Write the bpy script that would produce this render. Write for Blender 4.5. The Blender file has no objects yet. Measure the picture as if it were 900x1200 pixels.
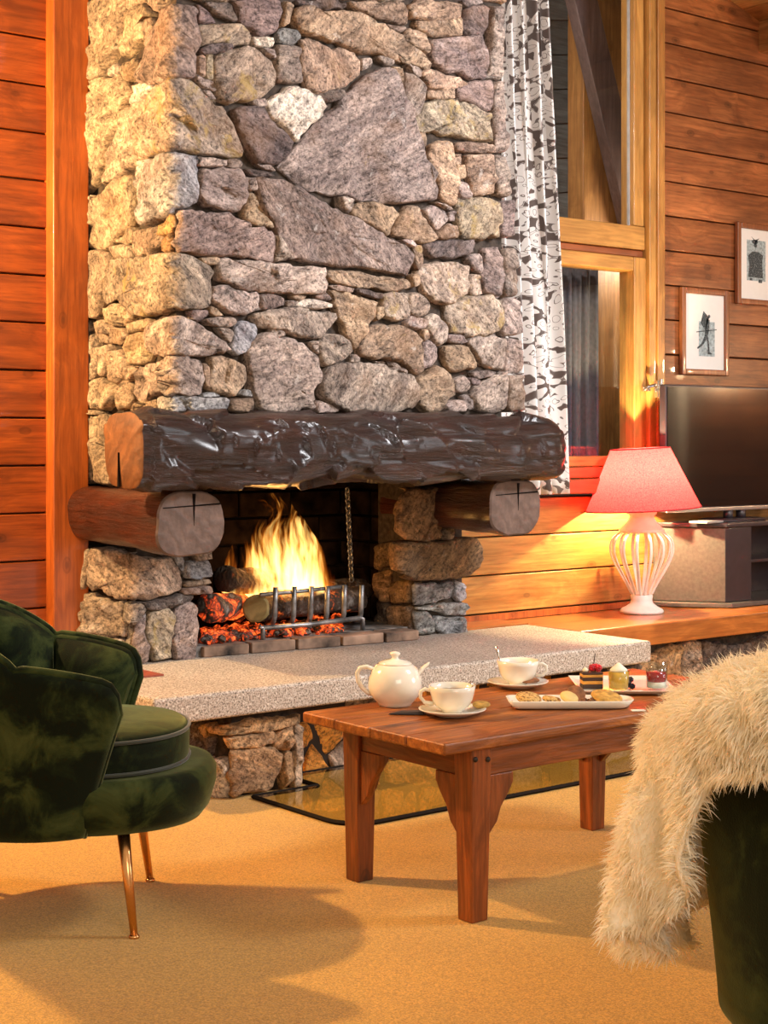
import bpy, math, random
from mathutils import Vector, Matrix, noise

scene = bpy.context.scene
COL = scene.collection
R = math.radians

# ------------------------------------------------------------------ camera
F, CX, HY, H = 1850.0, 450.0, 515.0, 1.2       # focal length in px of a 900x1200 frame, horizon row, eye height
HEAD = math.radians(51.4)
FWD = Vector((math.cos(HEAD), math.sin(HEAD), 0))
RGT = Vector((math.sin(HEAD), -math.cos(HEAD), 0))
cam_d = bpy.data.cameras.new('camera')
cam = bpy.data.objects.new('camera', cam_d); COL.objects.link(cam)
cam.location = (0, 0, H)
cam.rotation_euler = (R(90), 0, HEAD - R(90))
cam_d.sensor_fit = 'VERTICAL'; cam_d.sensor_height = 36; cam_d.lens = 36 * F / 1200
cam_d.shift_y = -(600 - HY) / 1200
cam_d.clip_start = 0.05
scene.camera = cam

# ------------------------------------------------------------------ world, lights, exposure
w = bpy.data.worlds.new('world'); scene.world = w; w.use_nodes = True
w.node_tree.nodes['Background'].inputs[0].default_value = (1.0, 0.74, 0.46, 1)
w.node_tree.nodes['Background'].inputs[1].default_value = 0.55

def area(name, loc, target, size, energy, color, size_y=None):
    l = bpy.data.lights.new(name, 'AREA'); l.energy = energy; l.color = color
    l.size = size
    if size_y: l.shape = 'RECTANGLE'; l.size_y = size_y
    o = bpy.data.objects.new(name, l); COL.objects.link(o); o.location = loc
    o.rotation_euler = (Vector(target) - Vector(loc)).to_track_quat('-Z', 'Y').to_euler()
    return o
cl_ = area('ceiling_light_front', (5.0, 1.5, 3.3), (3.9, 4.9, 1.75), 0.8, 52, (0.97, 0.97, 1.0))
cl_.data.spread = R(95)
area('window_daylight_side', (7.5, -.5, 1.9), (3.6, 4.6, 1.25), 1.7, 62, (0.84, 0.92, 1.0), 1.5)
area('room_fill', (0.6, -1.6, 2.5), (3.2, 4.6, 1.2), 2.2, 52, (1.0, 0.92, 0.80), 1.6)  # soft general fill added behind the camera
def point(name, loc, energy, color, radius):
    l = bpy.data.lights.new(name, 'POINT'); l.energy = energy; l.color = color; l.shadow_soft_size = radius
    o = bpy.data.objects.new(name, l); COL.objects.link(o); o.location = loc
    return o

vs = scene.view_settings
vs.view_transform = 'Standard'; vs.look = 'None'; vs.gamma = 1; vs.use_curve_mapping = False
vs.exposure = 0.38

# ------------------------------------------------------------------ helpers
def ray(px, py):
    d = FWD + RGT * ((px - CX) / F); d.z = (HY - py) / F
    return d
O = Vector((0, 0, H))
def onz(px, py, z): d = ray(px, py); return O + d * ((z - H) / d.z)
def onv(px, py, v): d = ray(px, py); return O + d * (v / d.y)
def onu(px, py, u): d = ray(px, py); return O + d * (u / d.x)
def atd(px, py, dep): return O + ray(px, py) * dep
def camxy(X, Y, z=0.0): p = RGT * X + FWD * Y; p.z = z; return p

class MB:
    def __init__(s): s.v = []; s.f = []; s.m = []
    def add(s, vs, fs, mi=0):
        o = len(s.v); s.v += [Vector(p) for p in vs]
        for f in fs: s.f.append([i + o for i in f]); s.m.append(mi)
        return s
    def box(s, c, d, rz=0, mi=0):
        x, y, z = d[0] / 2, d[1] / 2, d[2] / 2; c = Vector(c); M = Matrix.Rotation(rz, 3, 'Z')
        vs = [c + M @ Vector((i * x, j * y, k * z)) for k in (-1, 1) for i, j in ((-1, -1), (1, -1), (1, 1), (-1, 1))]
        return s.add(vs, [(3, 2, 1, 0), (4, 5, 6, 7), (0, 1, 5, 4), (1, 2, 6, 5), (2, 3, 7, 6), (3, 0, 4, 7)], mi)
    def mm(s, a, b, mi=0):
        a = Vector(a); b = Vector(b); return s.box((a + b) / 2, b - a, 0, mi)
    def loft(s, rings, closed=True, cap=True, mi=0):
        n = len(rings[0]); vs = [p for r in rings for p in r]; fs = []
        for i in range(len(rings) - 1):
            for j in range(n if closed else n - 1):
                k = (j + 1) % n
                fs.append((i * n + j, i * n + k, (i + 1) * n + k, (i + 1) * n + j))
        if cap:
            fs.append(tuple(range(n - 1, -1, -1))); fs.append(tuple((len(rings) - 1) * n + j for j in range(n)))
        return s.add(vs, fs, mi)
    def lathe(s, prof, c=(0, 0, 0), n=32, sx=1, sy=1, mi=0, cap=True):
        c = Vector(c)
        rings = [[c + Vector((r * sx * math.cos(2 * math.pi * j / n), r * sy * math.sin(2 * math.pi * j / n), z)) for j in range(n)] for r, z in prof]
        return s.loft(rings, True, cap, mi)
    def tube(s, path, r, n=8, mi=0, cap=True, loop=False):
        path = [Vector(p) for p in path]; rings = []; m = len(path)
        rr = r if isinstance(r, (list, tuple)) else [r] * m
        up = Vector((0, 0, 1)); pn = None
        for i, p in enumerate(path):
            if loop: t = path[(i + 1) % m] - path[i - 1]
            else: t = path[min(i + 1, m - 1)] - path[max(i - 1, 0)]
            t = t.normalized()
            if pn is None:
                a = up if abs(t.z) < .95 else Vector((1, 0, 0)); x = t.cross(a).normalized()
            else:
                x = (pn - t * pn.dot(t)); x = x.normalized() if x.length > 1e-6 else t.orthogonal().normalized()
            pn = x; y = t.cross(x)
            rings.append([p + (x * math.cos(2 * math.pi * j / n) + y * math.sin(2 * math.pi * j / n)) * rr[i] for j in range(n)])
        if loop: rings.append(rings[0])
        return s.loft(rings, True, cap and not loop, mi)
    def grid(s, rows, mi=0):
        return s.loft(rows, False, False, mi)

def fix_normals(me):
    import bmesh
    bm = bmesh.new(); bm.from_mesh(me); bmesh.ops.recalc_face_normals(bm, faces=bm.faces); bm.to_mesh(me); bm.free()

def obj(name, mb, mat, parent=None, smooth=False, bevel=0, world=False, loc=None, fix=True, segs=2):
    """One mesh object. world: the vertices are world points and the parent is an unrotated Empty."""
    me = bpy.data.meshes.new(name)
    vs = mb.v
    ploc = parent_world(parent) if (parent and world) else Vector((0, 0, 0))
    org = Vector(loc) if loc is not None else Vector((0, 0, 0))
    if world and loc is None and vs:
        org = sum(vs, Vector((0, 0, 0))) / len(vs)
    me.from_pydata([tuple(p - org) for p in vs], [], mb.f)
    ms = mat if isinstance(mat, (list, tuple)) else [mat]
    for m in ms: me.materials.append(m)
    if len(ms) > 1:
        for p, mi in zip(me.polygons, mb.m): p.material_index = mi
    if fix: fix_normals(me)
    if smooth:
        me.polygons.foreach_set('use_smooth', [True] * len(me.polygons))
    me.update()
    o = bpy.data.objects.new(name, me); COL.objects.link(o)
    o.location = org - ploc if world else org
    if parent: o.parent = parent
    if bevel:
        b = o.modifiers.new('bevel', 'BEVEL'); b.width = bevel; b.segments = segs; b.limit_method = 'ANGLE'; b.angle_limit = R(40)
        if not smooth:
            me.polygons.foreach_set('use_smooth', [True] * len(me.polygons))
            w_ = o.modifiers.new('wn', 'WEIGHTED_NORMAL'); w_.keep_sharp = True
    return o
def parent_world(p):
    v = Vector((0, 0, 0))
    while p: v += p.location; p = p.parent
    return v
def empty(name, loc=(0, 0, 0), rz=0, parent=None):
    o = bpy.data.objects.new(name, None); COL.objects.link(o); o.location = loc; o.rotation_euler = (0, 0, rz)
    o.empty_display_size = .05
    if parent: o.parent = parent
    return o
def tag(o, label=None, cat=None, group=None, kind=None):
    if label: o['label'] = label
    if cat: o['category'] = cat
    if group: o['group'] = group
    if kind: o['kind'] = kind
    return o
def copy_tree(o, parent=None):
    c = o.copy(); COL.objects.link(c); c.parent = parent
    for ch in o.children: copy_tree(ch, c)
    return c

# ------------------------------------------------------------------ materials
class NT:
    def __init__(s, name):
        s.m = bpy.data.materials.new(name); s.m.use_nodes = True; s.t = s.m.node_tree
        s.b = s.t.nodes['Principled BSDF']; s.out = s.t.nodes['Material Output']
    def n(s, typ, ins=None, **props):
        nd = s.t.nodes.new(typ)
        for k, v in props.items(): setattr(nd, k, v)
        for k, v in (ins or {}).items():
            i = nd.inputs[k]
            if isinstance(v, bpy.types.NodeSocket): s.t.links.new(v, i)
            else: i.default_value = v
        return nd
    def link(s, a, b): s.t.links.new(a, b)
    def math(s, op, a, b=0.0, clamp=False):
        return s.n('ShaderNodeMath', {0: a, 1: b}, operation=op, use_clamp=clamp).outputs[0]
    def mix(s, fac, a, b, blend='MIX'):
        nd = s.n('ShaderNodeMix', {0: fac, 6: a, 7: b}, data_type='RGBA', blend_type=blend)
        return nd.outputs[2]
    def ramp(s, fac, stops):
        nd = s.n('ShaderNodeValToRGB', {0: fac}); e = nd.color_ramp.elements
        while len(e) < len(stops): e.new(.5)
        for q, (p, c) in zip(e, stops): q.position = p; q.color = c if len(c) == 4 else (*c, 1)
        return nd.outputs[0]
    def coords(s, scale=(1, 1, 1), rnd=37.0):
        tc = s.n('ShaderNodeTexCoord').outputs['Object']
        oi = s.n('ShaderNodeObjectInfo')
        r = s.math('MULTIPLY', oi.outputs['Random'], rnd)
        a = s.n('ShaderNodeVectorMath', {0: tc, 1: r}, operation='ADD').outputs[0]
        return s.n('ShaderNodeVectorMath', {0: a, 1: scale}, operation='MULTIPLY').outputs[0]
    def noise(s, vec, scale, detail=4, rough=.5, dist=0):
        return s.n('ShaderNodeTexNoise', {'Vector': vec, 'Scale': scale, 'Detail': detail, 'Roughness': rough, 'Distortion': dist}).outputs[0]
    def bump(s, h, strength, dist=.01, normal=None):
        i = {'Strength': strength, 'Distance': dist, 'Height': h}
        if normal is not None: i['Normal'] = normal
        return s.n('ShaderNodeBump', i).outputs[0]
    def set(s, **k):
        for a, v in k.items():
            i = s.b.inputs[a.replace('_', ' ')]
            if isinstance(v, bpy.types.NodeSocket): s.t.links.new(v, i)
            else: i.default_value = v
        return s
def c4(c): return (c[0], c[1], c[2], 1)

def plain(name, col, rough=.5, metal=0, coat=0, var=.08, scale=30, bump=0, sheen=0, spec=.5):
    t = NT(name); v = t.coords()
    n = t.noise(v, scale, 4)
    dk = tuple(max(0, x * (1 - var * 2)) for x in col); lt = tuple(min(1, x * (1 + var)) for x in col)
    t.set(Base_Color=t.ramp(n, [(.3, dk), (.7, lt)]), Roughness=rough, Metallic=metal, Coat_Weight=coat)
    if bump: t.set(Normal=t.bump(n, bump, .004))
    if sheen: t.set(Sheen_Weight=sheen)
    t.b.inputs['Specular IOR Level'].default_value = spec
    return t.m

def wood(name, light, dark, axis=0, rough=.45, scale=1.0, knots=.5, bump=.25, var=.35, coat=0.0, knotcol=None):
    t = NT(name)
    sc = [9.0 * scale] * 3; sc[axis] = .55 * scale
    v = t.coords(tuple(sc))
    warp = t.noise(t.coords((1.3, 1.3, 1.3)), 1.5, 2)
    vv = t.n('ShaderNodeVectorMath', {0: v, 1: t.math('MULTIPLY', warp, 2.2)}, operation='ADD').outputs[0]
    g = t.noise(vv, 2.0, 6, .62, .6)
    fine = t.noise(v, 9.0, 3, .6)
    col = t.ramp(g, [(.28, dark), (.5, tuple((a + b) / 2 for a, b in zip(light, dark))), (.68, light)])
    col = t.mix(t.ramp(fine, [(.42, (0, 0, 0)), (.75, (.75, .75, .75))]), col, c4(tuple(x * .6 for x in dark)), 'MIX')
    big = t.noise(t.coords((2.5, 2.5, 2.5)), 1.3, 3)
    col = t.mix(.6, col, t.ramp(big, [(.3, (.55, .50, .48)), (.7, (1.2, 1.15, 1.1))]), 'MULTIPLY')
    if knots:
        ks = [10.] * 3; ks[axis] = 5.6
        vo = t.n('ShaderNodeTexVoronoi', {'Vector': t.coords(tuple(ks)), 'Scale': 1.0, 'Randomness': 1.0})
        k = t.ramp(vo.outputs['Distance'], [(.05, (1, 1, 1)), (.11, (.5, .5, .5)), (.16, (.75, .75, .75)), (.19, (.2, .2, .2)), (.34, (0, 0, 0))])
        pick = t.math('GREATER_THAN', t.n('ShaderNodeSeparateColor', {0: vo.outputs['Color']}).outputs[0], .30)
        k = t.math('MULTIPLY', t.math('MULTIPLY', k, pick), knots)
        col = t.mix(k, col, c4(knotcol or tuple(x * .28 for x in dark)))
    oi = t.n('ShaderNodeObjectInfo')
    br = t.math('ADD', t.math('MULTIPLY', oi.outputs['Random'], var), 1 - var / 2)
    col = t.mix(1.0, col, br, 'MULTIPLY')
    t.set(Base_Color=col, Roughness=rough, Coat_Weight=coat)
    if bump: t.set(Normal=t.bump(t.math('ADD', g, t.math('MULTIPLY', fine, .4)), bump, .006))
    return t.m

M = {}
def stone_mat(name, rough=.85, soot=0.0, spec=.3):
    t = NT(name); oi = t.n('ShaderNodeObjectInfo'); v0 = t.coords((1, 1, 1), 91)
    ang = t.math('ADD', t.math('MULTIPLY', oi.outputs['Random'], 2.2), -1.1)
    rot = t.n('ShaderNodeVectorRotate', {'Vector': v0, 'Axis': (0, 1, 0), 'Angle': ang}, rotation_type='AXIS_ANGLE').outputs[0]
    v = v0; vs_ = t.n('ShaderNodeVectorMath', {0: rot, 1: (1, 2.2, 3.4)}, operation='MULTIPLY').outputs[0]
    n1 = t.noise(vs_, 4.5, 10, .72, .7); n2 = t.noise(v, 75, 5, .75); n3 = t.noise(v, 5, 4, .6); n4 = t.noise(vs_, 16, 6, .7, 1.0)
    base = oi.outputs['Color']
    col = t.mix(1, base, t.ramp(n1, [(.30, (.20, .17, .16)), (.43, (.70, .66, .66)), (.55, (1.15, 1.10, 1.06)), (.70, (1.9, 1.8, 1.7))]), 'MULTIPLY')
    col = t.mix(.8, col, t.ramp(n4, [(.33, (.22, .19, .17)), (.45, (.92, .90, .88)), (.64, (1.45, 1.43, 1.40))]), 'MULTIPLY')
    col = t.mix(.9, col, t.ramp(n2, [(.36, (.18, .165, .16)), (.48, (1, 1, 1)), (.66, (1.6, 1.58, 1.55))]), 'MULTIPLY')
    col = t.mix(t.ramp(n3, [(.52, (0, 0, 0)), (.72, (.45, .45, .45))]), col, (.26, .135, .06, 1))
    nl = t.noise(v, 10, 8, .72, .5)
    th = t.math('SUBTRACT', .74, t.math('MULTIPLY', oi.outputs['Alpha'], .31))
    lf = t.n('ShaderNodeMapRange', {0: nl, 1: th, 2: t.math('ADD', th, .09), 3: 0.0, 4: .62}).outputs[0]
    col = t.mix(lf, col, (.50, .35, .11, 1))
    nw = t.noise(v, 15, 8, .75, .4)
    wf = t.n('ShaderNodeMapRange', {0: nw, 1: .60, 2: .66, 3: 0.0, 4: .65}).outputs[0]
    col = t.mix(wf, col, t.mix(.55, base, (.74, .70, .66, 1)))
    if soot: col = t.mix(soot, col, (.012, .009, .008, 1))
    h = t.math('ADD', t.math('ADD', t.noise(v, 24, 9, .72, .6), t.math('MULTIPLY', n2, .35)), t.math('MULTIPLY', n4, .8))
    t.set(Base_Color=col, Roughness=rough, Normal=t.bump(h, .9, .017)); t.b.inputs['Specular IOR Level'].default_value = spec
    return t.m
M['stone'] = stone_mat('stone')
M['soot_stone'] = stone_mat('soot_stone', .8, .45)
M['mortar'] = plain('mortar', (.05, .034, .024), .95, var=.4, scale=40, bump=.6)
M['soot'] = plain('soot', (.012, .009, .008), .95, var=.4, scale=12, bump=.5, spec=.03)
M['soot_brick'] = plain('soot_brick', (.013, .008, .0055), .95, var=.45, scale=14, bump=.5, spec=.03)
M['plank'] = wood('plank', (.46, .165, .052), (.18, .052, .014), 0, .38, 1, .75, .2, .3, .15)
M['plank_red'] = wood('plank_red', (.52, .115, .015), (.22, .042, .006), 0, .38, 1, .75, .2, .3, .15)
M['plank_lampglow'] = wood('plank_lampglow', (.62, .31, .075), (.38, .16, .032), 0, .38, 1, .75, .2, .2, .15)  # yellow lamp glow put into the colour of the boards under the window
M['post'] = wood('post', (.54, .135, .020), (.30, .065, .010), 2, .4, 1, .6, .2, .2, .15)
M['frame_wood'] = wood('frame_wood', (.62, .33, .09), (.42, .20, .05), 2, .35, 1, .3, .15, .15, .2)
M['frame_wood_h'] = wood('frame_wood_h', (.62, .33, .09), (.42, .20, .05), 0, .35, 1, .3, .15, .15, .2)
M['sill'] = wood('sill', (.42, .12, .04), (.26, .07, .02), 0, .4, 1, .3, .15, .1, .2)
M['bench'] = wood('bench', (.56, .20, .042), (.33, .095, .02), 0, .3, 1, .4, .15, .1, .3)
M['table'] = wood('table', (.60, .205, .036), (.17, .040, .008), 0, .45, 1.3, .9, .6, .2, .06, (.03, .012, .006))
M['table_v'] = wood('table_v', (.40, .105, .022), (.11, .026, .007), 2, .38, 1.3, .7, .4, .2, .15, (.02, .008, .005))
M['ceiling'] = wood('ceiling', (.50, .25, .09), (.25, .11, .035), 1, .5, 1, .5, .2, .3)
M['porch'] = wood('porch', (.17, .20, .235), (.075, .085, .10), 0, .7, 1, .4, .2, .3)
M['porch_post'] = wood('porch_post', (.50, .25, .08), (.28, .12, .035), 2, .5, 1, .5, .2, .2)
# ------------------------------------------------------------------ the setting
VW = 5.32                       # face of the plank wall
ZP, PITCH = 2.674, 0.1744       # one plank joint and the plank height

def carpet():
    t = NT('carpet'); v = t.coords((1, 1, 1), 0)
    fine = t.noise(v, 230, 3, .75); big = t.noise(v, 2.2, 4, .6); mid = t.noise(v, 60, 3, .6)
    col = t.ramp(fine, [(.36, (.40, .208, .030)), (.64, (.85, .485, .090))])
    col = t.mix(.45, col, t.ramp(big, [(.3, (.82, .78, .72)), (.7, (1.12, 1.1, 1.06))]), 'MULTIPLY')
    t.set(Base_Color=col, Roughness=.95, Sheen_Weight=.25, Normal=t.bump(t.math('ADD', fine, mid), .6, .006))
    t.b.inputs['Specular IOR Level'].default_value = .1
    return t.m
fl = MB(); fl.mm((-3, -3, -.1), (9.5, 6.8, 0))
tag(obj('floor', fl, carpet(), world=True), 'tan wall to wall carpet floor under the table and chairs', kind='structure')

wall = MB(); wall.mm((-.4, VW + .03, 0), (2.95, VW + .16, 4.6)); wall.mm((2.95, VW + .03, 1.25), (4.45, VW + .16, 4.6)); wall.mm((4.45, VW + .03, 0), (4.95, VW + .16, 4.6)); wall.mm((5.95, VW + .03, 0), (9.3, VW + .16, 4.6))
wall.mm((4.95, VW + .03, 0), (5.95, VW + .16, .93)); wall.mm((4.95, VW + .03, 3.9), (5.95, VW + .16, 4.6))
wb = tag(obj('wall_back', wall, plain('wall_core', (.06, .025, .012), .8), world=True), 'back wall clad in stained horizontal pine planks', kind='structure')
random.seed(4)
def planks(u0, u1, k0, k1, joints=(), zclip=(0, 9), mat='plank'):
    for k in range(k0, k1):
        z0 = ZP + k * PITCH + .003; z1 = z0 + PITCH - .006
        z0 = max(z0, zclip[0]); z1 = min(z1, zclip[1])
        if z1 - z0 < .02: continue
        cuts = [u0] + sorted(j for j in joints if random.random() < .4) + [u1]
        for a, b in zip(cuts, cuts[1:]):
            d = random.uniform(-.002, .002)
            m = MB(); m.mm((a + .0015, VW + d, z0), (b - .0015, VW + .035, z1))
            obj('plank', m, M[mat], wb, bevel=.004, world=True, segs=1)
planks(0.2, 2.72, -16, 11, zclip=(.0, 9), mat='plank_red')
planks(4.50, 9.2, -13, -10, joints=(6.9, 7.8), zclip=(.38, .93), mat='plank_lampglow')
planks(4.50, 5.95, -10, -9, zclip=(.38, .93), mat='plank_lampglow')
planks(5.98, 9.2, -10, 8, joints=(7.4, 8.1), zclip=(.38, 9))
# side wall of the room beyond the television, out of frame
ws = MB(); ws.mm((9.2, 1.2, 0), (9.35, 5.5, 4.6))
wr = tag(obj('wall_right', ws, plain('wall_core_side', (.06, .025, .012), .8), world=True), 'side wall of stained pine planks beyond the television', kind='structure')
mply = wood('plank_side', (.42, .15, .045), (.17, .055, .018), 1, .4, 1, .6, .2, .3, .1)
for k in range(-15, 11):
    z0 = ZP + k * PITCH + .003
    m = MB(); m.mm((9.17, 1.25, max(0, z0)), (9.21, 5.30, z0 + PITCH - .006)); obj('plank', m, mply, wr, bevel=.004, world=True, segs=1)

# corner post beside the chimney
m = MB(); m.mm((2.655, 5.262, 0), (2.80, VW + .02, 4.6))
tag(obj('trim_1', m, M['post'], bevel=.006, world=True), 'upright stained pine post between plank wall and stone chimney', kind='structure')

# sloping plank ceiling
def zc(u): return 3.52 - .30 * (u - 6.48)
cm = MB(); a, b = 2.0, 9.3
cm.add([(a, .8, zc(a) + .03), (b, .8, zc(b) + .03), (b, 5.5, zc(b) + .03), (a, 5.5, zc(a) + .03),
        (a, .8, zc(a) + .15), (b, .8, zc(b) + .15), (b, 5.5, zc(b) + .15), (a, 5.5, zc(a) + .15)],
       [(0, 1, 2, 3), (7, 6, 5, 4), (0, 4, 5, 1), (1, 5, 6, 2), (2, 6, 7, 3), (3, 7, 4, 0)])
ce = tag(obj('ceiling', cm, plain('ceiling_core', (.12, .06, .03), .8), world=True), 'sloping pine plank ceiling above the wall', kind='structure')
sl = math.atan(.30)
for k in range(48):
    u0 = 2.02 + k * .15; u1 = u0 + .144
    mm_ = MB(); vs_ = []
    for (u, dz) in ((u0, 0), (u1, 0), (u1, .035), (u0, .035)):
        vs_ += [Vector((u, .85, zc(u) + dz)), Vector((u, 5.34, zc(u) + dz))]
    mm_.add(vs_, [(0, 2, 3, 1), (2, 4, 5, 3), (4, 6, 7, 5), (6, 0, 1, 7), (0, 6, 4, 2), (1, 3, 5, 7)])
    obj('plank', mm_, M['ceiling'], ce, bevel=.004, world=True, segs=1)
m = MB(); m.mm((6.80, .9, zc(6.95) - .12), (6.98, 5.34, zc(6.95) + .05))
tag(obj('trim_2', m, M['ceiling'], bevel=.012, world=True), 'dark purlin beam under the sloping ceiling', kind='structure')

# ------------------------------------------------------------------ window
glass = NT('window_glass')
def glass_mat(t, tint, rough=.0, ior=1.5):
    fr = t.n('ShaderNodeFresnel', {'IOR': ior}).outputs[0]
    fr = t.math('MULTIPLY', fr, t.math('SUBTRACT', 1.0, t.n('ShaderNodeNewGeometry').outputs['Backfacing']))
    tr = t.n('ShaderNodeBsdfTransparent', {0: c4(tint)}).outputs[0]
    gl = t.n('ShaderNodeBsdfGlossy', {0: (1, 1, 1, 1), 'Roughness': rough}).outputs[0]
    mx = t.n('ShaderNodeMixShader', {0: fr, 1: tr, 2: gl}).outputs[0]
    t.link(mx, t.out.inputs[0]); return t.m
M['glass'] = glass_mat(glass, (.93, .95, .96))
wn = tag(empty('window_1', (5.45, VW, .94)), 'tall honey pine window with fixed pane above an opening casement', kind='structure')
FV = VW - .012
def wbox(name, u0, u1, z0, z1, mat, v0=FV, v1=VW + .09, bev=.006, par=None):
    m = MB(); m.mm((u0, v0, z0), (u1, v1, z1)); return obj(name, m, mat, par or wn, bevel=bev, world=True)
fw, fh = M['frame_wood'], M['frame_wood_h']
wbox('jamb', 5.905, 5.955, .93, 3.9, fw, FV - .02)
wbox('jamb', 5.955, 6.01, .90, 3.9, wood('cover_strip', (.60, .30, .08), (.36, .15, .04), 2, .35, 1, .5, .15, .1, .2), FV - .03)
wbox('transom', 4.95, 5.903, 2.138, 2.255, fh, FV + .008)
wbox('transom_shade_strip', 4.95, 5.903, 2.103, 2.136, M['sill'], FV + .02)  # reddish strip painting in the shadow band below the transom
wbox('stile', 5.828, 5.903, 2.257, 3.9, fw, FV + .015)
ca = wbox('casement_stile', 5.815, 5.902, 1.07, 2.10, fw, FV)
wbox('casement_rail', 4.95, 5.813, 2.03, 2.10, fh, FV)
wbox('casement_rail', 4.95, 5.813, 1.07, 1.12, fh, FV)
wbox('sill_board', 4.90, 5.95, 1.015, 1.068, M['sill'], FV - .02)
wbox('sill_board', 4.88, 6.0, .945, 1.013, M['sill'], FV - .09)
m = MB(); m.mm((4.95, VW + .04, 2.25), (5.83, VW + .046, 3.9)); obj('pane', m, M['glass'], wn, world=True)
m = MB(); m.mm((4.95, VW + .04, 1.11), (5.82, VW + .046, 2.04)); obj('pane', m, M['glass'], wn, world=True)
m = MB(); m.mm((5.818, VW + .028, 2.26), (5.827, VW + .04, 3.9)); obj('glazing_bead', m, plain('bead', (.45, .45, .46), .4), wn, world=True)
# espagnolette latch
chrome = plain('chrome', (.62, .62, .64), .25, 1.0, var=.05)
p = onv(755, 456, FV)
la = MB(); la.box((p.x, FV - .012, p.z), (.05, .018, .022)); la.tube([(p.x - .03, FV - .03, p.z - .005), (p.x - .02, FV - .045, p.z + .01), (p.x + .03, FV - .05, p.z + .02)], .009, 8)
lt = obj('latch', la, chrome, wn, True, bevel=.003, world=True)
lb = MB(); lb.box((p.x + .05, FV - .04, p.z), (.022, .03, .085)); lb.tube([(p.x + .05, FV - .06, p.z - .05), (p.x + .05, FV - .065, p.z + .05)], .01, 8)
obj('keep', lb, chrome, wn, bevel=.003, world=True)

# what stands behind the glass: planks standing in for mirrored ceiling boards, a post, a brace, a dark curtain
pm = MB(); pm.mm((4.2, 6.55, 0), (9.3, 6.62, 4.6))
pw = tag(obj('wall_mirrored_boards', pm, plain('porch_core', (.03, .03, .035), .9), world=True), 'grey plank wall behind the window standing in for mirrored ceiling boards', kind='structure')
rot = R(9)
for k in range(0, 22):
    z0 = .2 + k * .2; m = MB(); s_, c_ = math.tan(rot), 1
    vs_ = []
    for (u, v) in ((4.3, 6.51), (9.2, 6.51), (9.2, 6.56), (4.3, 6.56)):
        zz = z0 + (u - 6.3) * s_
        vs_ += [Vector((u, v, zz)), Vector((u, v, zz + .192))]
    m.add(vs_, [(0, 2, 3, 1), (2, 4, 5, 3), (4, 6, 7, 5), (6, 0, 1, 7), (0, 6, 4, 2), (1, 3, 5, 7)])
    obj('plank', m, M['porch'], pw, world=True)
def pbox(name, mat, u0, u1, v0, v1, z0, z1, label):
    m = MB(); m.mm((u0, v0, z0), (u1, v1, z1)); return tag(obj(name, m, mat, bevel=.008, world=True), label, kind='structure')
p0 = onv(684, 130, 5.80); p1 = onv(760, 130, 5.80)
pbox('trim_3', M['porch_post'], p0.x, p1.x, 5.80, 5.92, 0, 4.4, 'pine post of the porch seen through the window glass')
a_ = onv(678, -40, 5.72); b_ = onv(757, 300, 5.72)
br = MB(); dv = (b_ - a_).normalized(); sd = Vector((dv.z, 0, -dv.x)) * .085
br.add([a_ - sd, a_ + sd, b_ + sd, b_ - sd] + [q + Vector((0, .07, 0)) for q in (a_ - sd, a_ + sd, b_ + sd, b_ - sd)],
       [(0, 1, 2, 3), (7, 6, 5, 4), (0, 4, 5, 1), (1, 5, 6, 2), (2, 6, 7, 3), (3, 7, 4, 0)])
tag(obj('trim_4', br, wood('brace', (.15, .10, .10), (.08, .05, .05), 2, .6, 1, .3, .1, .1), bevel=.006, world=True), 'dark slanted brace of the porch behind upper pane', kind='structure')
# dark curtain behind the lower pane
cu = MB(); u0 = onv(600, 400, 5.6).x; u1 = onv(697, 400, 5.6).x; rows = []
for zi in range(12):
    z = .003 + zi * (2.06 - .003) / 11
    rows.append([Vector((u0 + (u1 - u0) * i / 90, 5.6 + .028 * math.sin(i * .62 + .5 * math.sin(zi * .3)) + .012 * math.sin(i * 1.7), z)) for i in range(91)])
cu.grid(rows)
dk = NT('dark_curtain_cloth'); n_ = dk.noise(dk.coords(), 60, 3)
dk.set(Base_Color=dk.ramp(n_, [(.3, (.045, .045, .06)), (.7, (.09, .085, .11))]), Roughness=.85, Sheen_Weight=.3)
co = obj('porch_curtain', cu, dk.m, smooth=True, world=True)
so = co.modifiers.new('s', 'SOLIDIFY'); so.thickness = .004
tag(co, 'dark grey pleated curtain hanging behind the lower window pane', 'curtain')

point('pane_fill', (4.80, 5.47, 2.9), 75, (1, .86, .7), .1)  # added light, brightens what shows through the panes
point('pane_post_fill', (6.45, 5.56, 2.2), 26, (1, .84, .62), .08)  # added light hidden behind the wall to brighten the post
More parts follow.
